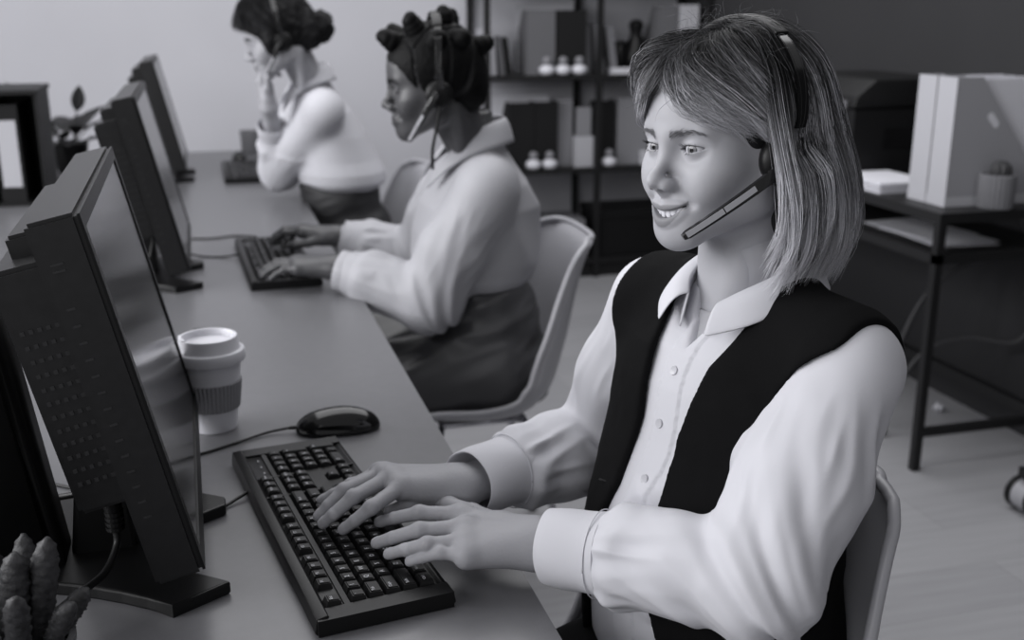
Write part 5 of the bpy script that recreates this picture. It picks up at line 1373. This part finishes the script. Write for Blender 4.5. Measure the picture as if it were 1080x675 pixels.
# collar: a stand round the neck and two spread leaves
def col_pts(s):
    inn = [(0, -.066, 1.088), (s * .032, -.060, 1.090), (s * .050, -.038, 1.090), (s * .056, -.008, 1.086), (s * .052, .020, 1.080), (s * .040, .046, 1.072), (s * .024, .062, 1.060)]
    out = [(0, -.090, 1.052), (s * .045, -.083, 1.052), (s * .075, -.056, 1.056), (s * .090, -.014, 1.058), (s * .086, .030, 1.054), (s * .070, .066, 1.044), (s * .037, .096, 1.030)]
    low = [(0, -.070, 1.050), (s * .035, -.066, 1.052), (s * .056, -.042, 1.052), (s * .062, -.008, 1.050), (s * .056, .026, 1.046), (s * .040, .056, 1.036), (s * .018, .078, 1.026)]
    return [[FR.w(p[0], p[1], p[2] + 0.012 * sstep(.08, -.03, p[1])) for p in q] for q in (inn, out, low)]
for s in (1, -1):
    inn, out, low = [smooth_path(q, 4) for q in col_pts(s)]
    bm = bmesh.new(); loft(bm, inn, out, 8, 0.010); bmesh.ops.recalc_face_normals(bm, faces=bm.faces[:])
    o = obj('collar_leaf', bm, M_SHIRT, shirt, smooth=True); md = o.modifiers.new('thickness', 'SOLIDIFY'); md.thickness = 0.0026; md.offset = 0
    sb = o.modifiers.new('smooth', 'SUBSURF'); sb.levels = 1; sb.render_levels = 1
    bm = bmesh.new(); loft(bm, inn, low, 5, 0.0); o = obj('collar_stand', bm, M_SHIRT, shirt, smooth=True); md = o.modifiers.new('thickness', 'SOLIDIFY'); md.thickness = 0.002
# ---- waistcoat
g = Grid((0.36, 0.82, 0.56), (0.80, 1.36, 1.13), 0.0027)
VT = [(.60, .182, .135, .012)] + [t_ for t_ in SHT[1:]]
lo, hi = torso_box(FR, VT)
tf = torso_fn(FR, VT, 0.013, 0.002)
lo2, hi2 = torso_box(FR, VT, .09); g.put(tf, lo2, hi2)
for sh_ in (shL, shR):
    s0 = sh_ * .42 + FR.w(0, -0.012, 1.032) * .58; s1 = sh_ * .93 + FR.w(0, 0, 1.0) * .07
    g.cap(s0, s1, 0.062, 0.070, k=0.03)
G0 = g.F.copy()
def opening(X, Y, Z):
    l, f, z = FR.loc(X, Y, Z); hw = np.interp(z[0, 0, :], [.55, .64, .74, .84, .92, 1.0, 1.05, 1.09, 1.12], [.070, .066, .050, .033, .034, .050, .064, .070, .075])
    hr = np.interp(z[0, 0, :], [.55, .66, .76, .84, .92, 1.0, 1.05, 1.09, 1.12], [.115, .098, .070, .040, .032, .046, .064, .070, .075])
    ww = np.where(l > 0, hw, hr)
    return np.maximum(np.abs(l) - ww, -f + 0.0)
g.put(opening, (.3, .8, .5), (.85, 1.4, 1.15), 0.006, 's')
g.put(lambda X, Y, Z: np.sqrt(((FR.loc(X, Y, Z)[0]) / .074) ** 2 + ((FR.loc(X, Y, Z)[1] + .008) / .074) ** 2) * .074 - .074 + np.maximum(0, 1.04 - FR.loc(X, Y, Z)[2]) * 3, (.3, .8, 1.0), (.85, 1.4, 1.15), 0.004, 's')   # neck hole
for sh_, el_ in ((shL, elL), (shR, elR)):
    out_ = sh_ + (sh_ - FR.w(0, -.01, 1.012)) * 0.6
    dn = el_ - sh_; dn /= np.linalg.norm(dn)
    g.cap(sh_ + (sh_ - FR.w(0, -.005, 1.012)) * (0.52 if sh_ is shL else 0.28) + np.array((0, 0, .005)), out_ + dn * 0.05, 0.074, 0.10, k=0.008, op='s')
    g.cap(sh_ + dn * .03 + (sh_ - FR.w(0, -.005, 1.012)) * 0.12, el_ + (sh_ - FR.w(0, -.005, 1.012)) * .1, 0.066, 0.072, k=0.008, op='s')
# hollow it
inn = torso_fn(FR, SHT, 0.0035, 0.0)
g.put(inn, lo, hi, 0.003, 's')
P_, F_ = g.mesh(); P_, F_, _ = largest_near(P_, F_, FR.w(0, -.115, .85)); N_ = vnormals(P_, F_)
P_ = P_ + N_ * (0.0020 * vnoise(P_[:, 0] * 14, P_[:, 1] * 14, P_[:, 2] * 9) + 0.0006 * vnoise(P_[:, 0] * 60, P_[:, 1] * 60, P_[:, 2] * 60))[:, None]
vest = mesh_obj('waistcoat', raw_mesh('waistcoat', P_, F_), M_VEST, w1)
SP, SN = P_, N_
M_BUTTOND = mat('dark_button', 0.012, 0.25, 0.5)
for l0, z0 in ((0.052, 0.835), (0.060, 0.745)):
    p, n = on_shirt(l0, z0); button(vest, p + n * .0006, n, 0.0085, M_BUTTOND)
p, n = on_shirt(-0.066, 0.84)
obj('buttonhole', tube_bm([p + np.array((0, 0, .002)) + FR.l * .010, p + np.array((0, 0, -.002)) - FR.l * .010], 0.0012, 6), M_BUTTOND, vest)
# ---- trousers and shoes
g = Grid((0.05, 0.80, 0.06), (0.80, 1.40, 0.72), 0.0055)
TT = [(0.46, .155, .135, .0), (0.56, .165, .128, .004), (.66, .145, .108, .010)]
lo, hi = torso_box(FR, TT); g.put(torso_fn(FR, TT), lo, hi)
legs_field(g, FR, (hipsL, hipsR), (knL, knR), (anL, anR), 0.088, 0.066, 0.056)
P_, F_ = g.mesh(); N_ = vnormals(P_, F_); P_ = P_ + N_ * (0.004 * ridged(P_[:, 0] * 9, P_[:, 1] * 12, P_[:, 2] * 9))[:, None]
mesh_obj('trousers', raw_mesh('trousers', P_, F_), M_TROUSERB, w1)
SHOE = shoe_mesh()
def add_shoe(parent, an, yaw):
    P_, F_ = SHOE; o = mesh_obj('shoe', raw_mesh('shoe', P_, F_), M_SHOE, parent); o.location = (an[0], an[1], 0.001); o.rotation_euler = (0, 0, yaw - PI / 2); return o
add_shoe(w1, anL, math.radians(197)); add_shoe(w1, anR, math.radians(197))

# ---- headset
def headset(M, label, tip, cup_x=-0.089, boom_mat=M_SILVER):
    t = thing('headset', label, 'headset'); t.matrix_world = M; t['group'] = 'headsets worn by the people at the desk'
    # band over the crown
    pts = []
    for k in range(33):
        a = -PI * 0.53 + PI * 1.06 * k / 32
        pts.append((0.111 * math.sin(a), -0.012 - 0.022 * math.cos(a) + 0.004, 0.026 + 0.110 * math.cos(a) if math.cos(a) > 0 else 0.026 + 0.07 * math.cos(a)))
    bm = bmesh.new()
    for w0 in (-0.0075, 0.0075): tube(bm, [(p[0], p[1] + w0 * (0.25 + .75 * abs(math.sin(PI * k / 32))), p[2]) for k, p in enumerate(pts)], 0.0016, 8)
    def strip(bm, P, wd, th):
        rows = []
        for k, p in enumerate(P):
            p = np.array(p); a = np.array(P[min(k + 1, len(P) - 1)]) - np.array(P[max(k - 1, 0)]); a /= np.linalg.norm(a); n = np.cross(a, (0, 1, 0)); n /= np.linalg.norm(n)
            rows.append([bm.verts.new(p + np.array((0, sy * wd, 0)) + n * sn * th) for sy, sn in ((-1, -1), (1, -1), (1, 1), (-1, 1))])
        for A, B in zip(rows, rows[1:]):
            for k in range(4): bm.faces.new([A[k], A[(k + 1) % 4], B[(k + 1) % 4], B[k]])
        bm.faces.new(rows[0][::-1]); bm.faces.new(rows[-1])
    strip(bm, pts, 0.0072, 0.0014); bmesh.ops.recalc_face_normals(bm, faces=bm.faces[:])
    hb = obj('headband', bm, M_GLOSS, t, smooth='auto')
    bm = bmesh.new(); strip(bm, pts[10:23], 0.010, 0.0045); bmesh.ops.recalc_face_normals(bm, faces=bm.faces[:]); obj('crown_pad', bm, M_RUBBER, hb, bevel=0.002, smooth='auto')
    for s in (-1, 1):
        bm = bmesh.new(); lathe(bm, [(0, -0.010), (0.022, -0.012), (0.028, -0.006), (0.029, 0.0), (0.025, 0.008), (0, 0.010)], 40)
        e = obj('ear_cushion', bm, M_RUBBER, t, smooth=True, loc=(s * 0.083, -0.006, -0.016), rot=(0, PI / 2, 0))
        bm = bmesh.new(); lathe(bm, [(0, 0), (0.020, 0), (0.022, 0.003), (0.0205, 0.009), (0.012, 0.012), (0, 0.0125)], 40)
        o = obj('ear_cup', bm, M_BLACK, t, smooth='auto', loc=(s * 0.092, -0.006, -0.016), rot=(0, s * PI / 2, 0))
        obj('slider', bx(-0.002, 0.002, -0.006, 0.006, 0.0, 0.05), M_GLOSS, hb, loc=(s * 0.101, -0.010, -0.014), rot=(0.06, 0, 0))
    A = np.array((-0.104, 0.004, -0.018)); B = np.array(tip, float); d = B - A; L = np.linalg.norm(d); d /= L
    zax = np.cross(d, (0, 0, 1.0)); 
    if zax[0] > 0: zax = -zax
    zax /= np.linalg.norm(zax); yax = np.cross(zax, d)
    Mb = Matrix.Identity(4)
    for i in range(3): Mb[i][0] = d[i]; Mb[i][1] = yax[i]; Mb[i][2] = zax[i]; Mb[i][3] = A[i]
    def arc(x): return -0.010 * math.sin(PI * min(1, max(0, x / L)))
    bm = bmesh.new(); rows = []
    for k in range(25):
        x = -0.012 + (L + 0.012) * k / 24; hw = np.interp(x, [-0.012, -.006, .03, L - .006, L], [0.004, 0.0075, 0.0062, 0.0046, 0.0030]); th = 0.0032; cz = -arc(x) * .6
        rows.append([bm.verts.new((x, sy * hw, cz + sn * th)) for sy, sn in ((-1, -1), (-.6, -1.25), (.6, -1.25), (1, -1), (1, 1), (.6, 1.25), (-.6, 1.25), (-1, 1))])
    for P, Q in zip(rows, rows[1:]):
        for k in range(8): bm.faces.new([P[k], P[(k + 1) % 8], Q[(k + 1) % 8], Q[k]])
    bm.faces.new(rows[0][::-1]); bm.faces.new(rows[-1]); bmesh.ops.recalc_face_normals(bm, faces=bm.faces[:])
    bo = obj('microphone_boom', bm, M_GLOSS, t, smooth='auto'); bo.matrix_basis = Mb
    for (xa, xb, mt) in ((0.045, L * .62, M_SILVER), (L * .63, L - .004, mat('pale_strip', 0.36, 0.35, 0.5))):
        bm = bmesh.new(); rows = []
        for k in range(9):
            x = xa + (xb - xa) * k / 8; cz = -arc(x) * .6 + 0.0043; rows.append([bm.verts.new((x, y, cz)) for y in (-0.0042, 0.0022)])
        for P, Q in zip(rows, rows[1:]): bm.faces.new([P[0], Q[0], Q[1], P[1]])
        o = obj('silver_strip', bm, mt, bo); sd = o.modifiers.new('thickness', 'SOLIDIFY'); sd.thickness = 0.0006; sd.offset = 1
    return t
hs1 = headset(H1, 'black wired headset with a silver-striped boom on the smiling person with blond hair', (-0.052, 0.109, -0.089))

# ------------------------------------------------------------------ the two women farther down the desk
def seated_person(label, fr, H, head_kw, skin, lip, mskin, arms, hands, legs, tab, shirt_tab, mshirt, mtrouser, sleeve_r, scale=1.0, box=None, cuffs=True, belt=0.70, seed=1.0, roll=(0.24, 0.24)):
    Hi = np.array(H.inverted()); nbw = fr.w(0, -0.012, tab[-1][0] - .015); nbl_ = Hi[:3, :3] @ nbw + Hi[:3, 3]
    hq = head_mesh(0.0022, skin, lip, neck_to=nbl_, **head_kw); hP, hF, hC = place_head(hq, H)
    bd = body_skin(fr, tab, arms, legs, ((0, -0.010, tab[-1][0] - .05), (0, -0.012, tab[-1][0] + .05), 0.052 * scale, 0.050 * scale), 0.0065, skin, box)
    cut = nbw + np.array((0, 0, 0.012))
    hP, hF, m_ = clip_plane(hP, hF, cut, (0, 0, 1)); hC = hC[m_]
    bP, bF, m_ = clip_local(bd[0], bd[1], cut, (0, 0, 1), 0.095); bC = bd[2][m_]
    joints = [(cut, (0, 0, 1), (0.10, 0.003))]; parts = [(hP, hF, hC)]
    for (J, upv), (sh_, el_, wr_) in zip(hands, arms):
        d_ = (el_ - wr_) / np.linalg.norm(el_ - wr_); c_ = wr_ + d_ * 0.055
        q = hand_mesh(J, el_, 0.002, skin, thick=scale, up=upv)
        P_, F_, m_ = clip_plane(q[0], q[1], c_, -d_); parts.append((P_, F_, q[2][m_]))
        bP, bF, m_ = clip_local(bP, bF, c_, -d_, 0.075); bC = bC[m_]; joints.append((c_, d_, (0.075, 0.003)))
    parts.append((bP, bF, bC))
    root = join_skin('person', parts, joints, mskin); tag(root, label, 'person')
    # shirt
    g = Grid(box[0] + np.array((0, 0, .5)) * 1.0, box[1], 0.0042)
    lo, hi = torso_box(fr, shirt_tab); g.put(torso_fn(fr, shirt_tab), lo, hi); cfs = []
    for (sh_, el_, wr_), rl in zip(arms, roll):
        cf_ = wr_ + (el_ - wr_) * rl; cfs.append(cf_); r = sleeve_r
        s0 = sh_ * .5 + fr.w(0, -0.012, sh_[2] + .022) * .5
        g.cap(s0, sh_, r * .85, r * 0.98, k=0.035); mid = sh_ * .45 + el_ * .55
        g.cap(sh_, mid, r, r * 1.08, k=0.03); g.cap(mid, el_, r * 1.08, r * 1.05, k=0.02)
        m3 = el_ * .2 + cf_ * .8; g.cap(el_, m3, r * 1.03, r * .88, k=0.02); g.cap(m3, cf_, r * .86, r * .74, k=0.01)
    zt = shirt_tab[-1][0]
    def vneck(X, Y, Z):
        l, f, z = fr.loc(X, Y, Z); return np.maximum(np.maximum(np.abs(l) - np.clip((z - zt + .09) * .5, -.05, .05), zt - .10 - z), 0.03 - f)
    c_ = fr.w(0, .08, zt); g.put(vneck, c_ - .11, c_ + .11, 0.005, 's')
    P_, F_ = g.mesh(); P_, F_, _ = largest_near(P_, F_, fr.w(0, .14, .85)); N_ = vnormals(P_, F_)
    d_ = sum(sleeve_folds(P_, a_[0], a_[1], c2, 0.010, seed + 3 * i) for i, (a_, c2) in enumerate(zip(arms, cfs)))
    d_ = d_ + 0.009 * ridged(P_[:, 0] * 7 + seed, P_[:, 1] * 7 + P_[:, 2] * 2, P_[:, 2] * 3.0 + P_[:, 0] * 3) * np.exp(-((P_[:, 2] - .84) / .16) ** 2)
    st = mesh_obj('shirt', raw_mesh('shirt', P_ + N_ * d_[:, None], F_), mshirt, root)
    if cuffs:
        for (sh_, el_, wr_), rl in zip(arms, roll):
            obj('cuff', cuff_bm(wr_, el_, 0.010 + (rl - .24) * .2, 0.068, 0.044 * scale, 0.047 * scale), mshirt, st, smooth='auto')
    for s in (1, -1):
        z0 = zt - 1.075
        inn_ = [(0, -.074, 1.128), (s * .036, -.066, 1.128), (s * .055, -.040, 1.122), (s * .060, -.008, 1.108), (s * .056, .022, 1.088), (s * .045, .050, 1.062), (s * .030, .074, 1.034)]
        out_ = [(0, -.090, 1.078), (s * .046, -.084, 1.076), (s * .076, -.056, 1.072), (s * .088, -.012, 1.062), (s * .088, .034, 1.044), (s * .078, .078, 1.014), (s * .060, .114, .978)]
        A_, B_ = [smooth_path([fr.w(p[0] * scale, p[1] * scale, p[2] + z0) for p in q], 4) for q in (inn_, out_)]
        bm = bmesh.new(); loft(bm, A_, B_, 8, 0.012); bmesh.ops.recalc_face_normals(bm, faces=bm.faces[:])
        o = obj('collar_leaf', bm, mshirt, st, smooth=True); md = o.modifiers.new('thickness', 'SOLIDIFY'); md.thickness = 0.003; md.offset = 0
    # trousers
    g = Grid((box[0][0], box[0][1], .06), (box[1][0], box[1][1], belt + .05), 0.006)
    TT = [(0.46, .17, .14, .0), (0.56, .178, .138, .004), (belt, .148, .118, .004)]
    TT = [tuple(np.array(t_) * np.array((1, scale, scale, 1))) for t_ in TT]
    lo, hi = torso_box(fr, TT); g.put(torso_fn(fr, TT), lo, hi)
    legs_field(g, fr, [q[0] for q in legs], [q[1] for q in legs], [q[2] for q in legs], 0.098 * scale, 0.080 * scale, 0.070 * scale)
    P_, F_ = g.mesh(); N_ = vnormals(P_, F_)
    d_ = 0.010 * ridged(P_[:, 0] * 3 + P_[:, 2] * 2 + seed, P_[:, 1] * 9, P_[:, 2] * 16 - P_[:, 0] * 5) + 0.005 * ridged(P_[:, 0] * 7, P_[:, 1] * 14 + seed, P_[:, 2] * 30 - P_[:, 0] * 10)
    tr = mesh_obj('trousers', raw_mesh('trousers', P_ + N_ * d_[:, None], F_), mtrouser, root)
    for lg in legs: add_shoe(root, lg[2], math.atan2(fr.f[1], fr.f[0]))
    return root, hq
# ---- the woman with knotted hair
F2 = Frame((0.628, 2.475, 0), math.radians(176), 0.05)
H2 = head_matrix((0.500, 2.425, 1.212), math.radians(173), math.radians(-9), math.radians(-4), 1.05)
s2L, s2R = F2.w(0.172, 0.0, .985), F2.w(-0.172, 0.0, .985)
e2L, e2R = np.array((0.470, 2.335, 0.735)), np.array((0.52, 2.765, 0.735))
w2L, w2R = np.array((0.272, 2.455, 0.795)), np.array((0.322, 2.80, 0.797))
h2L = typing_hand(w2L, (-0.9, 0.42, -.02), 1, 1.05, 0.75); h2R = typing_hand(w2R, (-0.92, 0.38, 0.05), -1, 1.05, 0.95)
legs2 = [(F2.w(s * .10, .02, .54), F2.w(s * .125, .44, .535), F2.w(s * .13, .36 + .05 * s, .10)) for s in (1, -1)]
SK2 = [(0.47, .15, .12, 0), (.56, .16, .12, 0), (.66, .135, .10, .01), (.76, .125, .092, .01), (.86, .14, .095, .01), (.95, .15, .09, .008), (1.0, .13, .07, 0), (1.03, .085, .05, -.008), (1.05, .05, .045, -.012)]
ST2 = [(.735, .160, .114, .010), (.765, .176, .138, .016), (.80, .183, .148, .014), (.86, .184, .146, .004), (.93, .18, .138, -.010), (.98, .160, .112, -.014), (1.02, .115, .082, -.016), (1.05, .074, .066, -.014), (1.072, .060, .058, -.012)]
w2, hq2 = seated_person('person with knotted dark hair and a pale loose shirt, typing at the middle keyboard', F2, H2, dict(nose=1.22, lips=1.25, smile=0.0012, neck=0.050, lid=0.32, down=0.002), 0.060, 0.045, M_SKIN2,
              [(s2L, e2L, w2L), (s2R, e2R, w2R)], [(h2L, (0, 0, 1)), (h2R, (0, 0, 1))], legs2, SK2, ST2, M_SHIRT2, M_TROUSER2, 0.066, 1.05, (np.array((0.02, 2.12, 0.0)), np.array((0.92, 3.02, 1.14))), seed=2.0, belt=0.745)
for s in (-1, 1): eye_mesh('eye', ((s * 0.0315, 0.0672, 0.001), 0.0, math.radians(-22)), w2, H2, M_EYE)
brow_lash(w2, H2, M_HAIRD, 0.008, hq2[0], 1.2, 0.002)
KN = [(-12, 40, .034), (24, 46, .026), (-40, 66, .030), (60, 60, .026), (-98, 44, .018), (-165, 70, .026), (150, 56, .026), (-138, 34, .020), (135, 34, .024), (-172, 16, .026), (92, 42, .024)]
kd = np.array([(math.sin(rad_(a)) * math.cos(rad_(e)), math.cos(rad_(a)) * math.cos(rad_(e)), math.sin(rad_(e))) for a, e, _ in KN])
g = Grid((-0.10, -0.13, -0.10), (0.10, 0.12, 0.14), 0.0028)
g.ell((0, -0.014, 0.030), (0.0775, 0.098, 0.0885)); g.ell((0, -0.070, -0.02), (0.062, 0.042, 0.052), k=0.03)
g.ell((0, 0.098, -0.040), (0.115, 0.082, 0.098), k=0.008, op='s'); g.ell((0, 0.02, -0.085), (0.085, 0.055, 0.062), k=0.008, op='s')
P_, F_ = g.mesh(); N_ = vnormals(P_, F_)
q = P_ - np.array((0, -.012, .028)); q = q / np.linalg.norm(q, axis=1, keepdims=True); dd = np.sort(np.arccos(np.clip(q @ kd.T, -1, 1)), 1)
part = sstep(0.05, 0.015, dd[:, 1] - dd[:, 0]); P_ = P_ + N_ * (0.006 * (1 - part) + .0008 * vnoise(P_[:, 0] * 300, P_[:, 1] * 300, P_[:, 2] * 300))[:, None]
me = raw_mesh('hair_sections', P_, F_); set_col(me, 0.004 + 0.014 * part); o = mesh_obj('hair_sections', me, M_HAIRD, w2); o.matrix_world = H2
for (a, e, hgt), d in zip(KN, kd):
    g = Grid((-0.035, -0.035, -0.012), (0.035, 0.035, 0.055), 0.0022)
    n = 46
    for k in range(n):
        t0, t1 = k / n, (k + 1) / n
        def hp(t): r = 0.016 * (1 - 0.55 * t); an = t * 2 * PI * 2.6 + a; return (r * math.cos(an) * .8, r * math.sin(an) * .8, hgt * 1.05 * t - .002)
        g.cap(hp(t0), hp(t1), 0.0095 * (1 - .25 * t0), k=0.006)
    g.cap((0, 0, -.01), (0, 0, hgt * .95), 0.018, 0.010, k=0.006)
    P_, F_ = g.mesh(); me = raw_mesh('hair_knot', P_, F_); set_col(me, np.full(len(P_), 0.004)); o = mesh_obj('hair_knot', me, M_HAIRD, w2)
    p0 = skull(np.array([rad_(a)]), np.array([rad_(e)]), np.array([0.008]))[0]
    o.matrix_world = H2 @ Matrix.Translation(p0) @ Vector(d).to_track_quat('Z', 'Y').to_matrix().to_4x4()
hs2 = headset(H2, 'headset with cord and boom on the person with knotted hair', (-0.062, 0.070, -0.105))
o = obj('cord', tube_bm(smooth_path([(-0.098, -0.004, -0.035), (-0.100, 0.012, -0.08), (-0.096, 0.028, -0.125), (-0.092, 0.034, -0.165)], 6), 0.0035, 8), M_RUBBER, hs2, smooth=True)
bm = bmesh.new(); bmesh.ops.create_uvsphere(bm, u_segments=12, v_segments=8, radius=0.0035); o = obj('earring', bm, M_CHROME, w2, smooth=True); o.matrix_world = H2 @ Matrix.Translation((-0.083, -0.004, -0.046))
# ---- the woman leaning on her hand
F3 = Frame((0.485, 3.70, 0), math.radians(181), 0.25)
H3 = head_matrix((0.250, 3.60, 1.285), math.radians(180), math.radians(-20), math.radians(-3), 1.07)
s3L, s3R = F3.w(0.170, -.005, 1.055), F3.w(-0.170, -.005, 1.055)
e3L, e3R = np.array((0.245, 3.740, 0.845)), np.array((0.285, 4.02, 0.915))
w3L, w3R = np.array((0.215, 3.600, 1.055)), np.array((0.335, 3.83, 0.825))
h3L = typing_hand(w3L, (-0.05, 0.10, 1.0), 1, 1.02, 2.1, (-1, 0.35, 0)); h3R = typing_hand(w3R, (0.55, -0.8, -.12), -1, 1.02, 1.2)
legs3 = [(F3.w(s * .10, .02, .54), F3.w(s * .125, .46, .535), F3.w(s * .13, .36, .10)) for s in (1, -1)]
SK3 = [(0.47, .15, .12, 0), (.56, .155, .12, 0), (.66, .13, .095, .0), (.76, .122, .088, .0), (.86, .135, .092, .0), (.95, .145, .09, .0), (1.05, .13, .07, 0), (1.09, .085, .05, -.006), (1.12, .05, .045, -.01)]
ST3 = [(.785, .155, .115, -.015), (.81, .178, .138, -.018), (.84, .182, .142, -.018), (.88, .175, .135, -.014), (.96, .172, .122, -.012), (1.04, .155, .100, -.012), (1.08, .112, .078, -.012), (1.115, .074, .064, -.012), (1.14, .060, .056, -.012)]
w3, hq3 = seated_person('blurred person with a low dark bun and white blouse, chin propped on one hand', F3, H3, dict(smile=0.0012, neck=0.047, lid=0.6, down=0.002), 0.34, 0.16, M_SKIN3,
              [(s3L, e3L, w3L), (s3R, e3R, w3R)], [(h3L, (-1, 0.35, 0)), (h3R, (0, 0, 1))], legs3, SK3, ST3, M_SHIRT3, M_TROUSER3, 0.060, 1.03, (np.array((-0.08, 3.34, 0.0)), np.array((0.80, 4.12, 1.19))), seed=4.0, belt=0.80, roll=(0.50, 0.3), cuffs=True)
for s in (-1, 1): eye_mesh('eye', ((s * 0.0315, 0.0672, 0.001), 0.0, math.radians(-22)), w3, H3, M_EYE)
brow_lash(w3, H3, M_HAIRD, 0.012, hq3[0], 1.2, 0.002)
g = Grid((-0.12, -0.21, -0.14), (0.12, 0.13, 0.15), 0.003)
g.ell((0, -0.014, 0.034), (0.087, 0.108, 0.100)); g.ell((0, -0.085, -0.02), (0.07, 0.045, 0.055), k=0.03)
g.ell((0, 0.100, -0.050), (0.120, 0.080, 0.100), k=0.010, op='s'); g.ell((0, 0.02, -0.095), (0.09, 0.055, 0.062), k=0.010, op='s')
for s in (-1, 1): g.ell((s * .074, 0.020, -0.005), (0.018, 0.030, 0.036), k=0.012)
P_, F_ = g.mesh(); N_ = vnormals(P_, F_); P_ = P_ + N_ * (0.006 * ridged(P_[:, 0] * 26, P_[:, 1] * 26 + P_[:, 2] * 12, P_[:, 2] * 22) + .003 * vnoise(P_[:, 0] * 90, P_[:, 1] * 90, P_[:, 2] * 90))[:, None]
me = raw_mesh('hair', P_, F_); set_col(me, np.full(len(P_), 0.010)); o = mesh_obj('hair', me, M_HAIRD, w3); o.matrix_world = H3
g = Grid((-0.07, -0.07, -0.07), (0.07, 0.07, 0.07), 0.003); g.ell((0, 0, 0), (0.046, 0.042, 0.046)); P_, F_ = g.mesh(); N_ = vnormals(P_, F_)
P_ = P_ + N_ * (0.007 * ridged(P_[:, 0] * 30 + P_[:, 2] * 20, P_[:, 1] * 30, P_[:, 2] * 30 - P_[:, 0] * 20))[:, None]
me = raw_mesh('hair_bun', P_, F_); set_col(me, np.full(len(P_), 0.010)); o = mesh_obj('hair_bun', me, M_HAIRD, w3); o.matrix_world = H3 @ Matrix.Translation((0, -0.128, -0.022))
# curls round the face
N = 90; a0 = rad_(np.where(rng.rand(N) < .5, -1, 1) * (12 + 75 * rng.rand(N))); ph = 6.28 * rng.rand(N); K = []
for k_ in range(14):
    t_ = k_ / 13; p = skull(a0 * (1 + .25 * t_), rad_(66 - 48 * t_ * (1 + .5 * np.abs(np.sin(a0)))), 0.022 + 0 * a0)
    p[:, 0] += .009 * np.cos(ph + 11 * t_) * t_; p[:, 1] += .010 * np.sin(ph + 11 * t_) * t_ + .006; K.append(p)
P_, r_, c_ = lock_strands(np.stack(K, 1), 14, .004, .003, 30, .0005, .012, .03, .3); o = strands('hair_curls', P_, r_, c_, M_HAIRD, w3); o.matrix_world = H3
hs3 = headset(H3, 'headset half hidden in the curly hair of the person with the low bun', (-0.062, 0.070, -0.085))
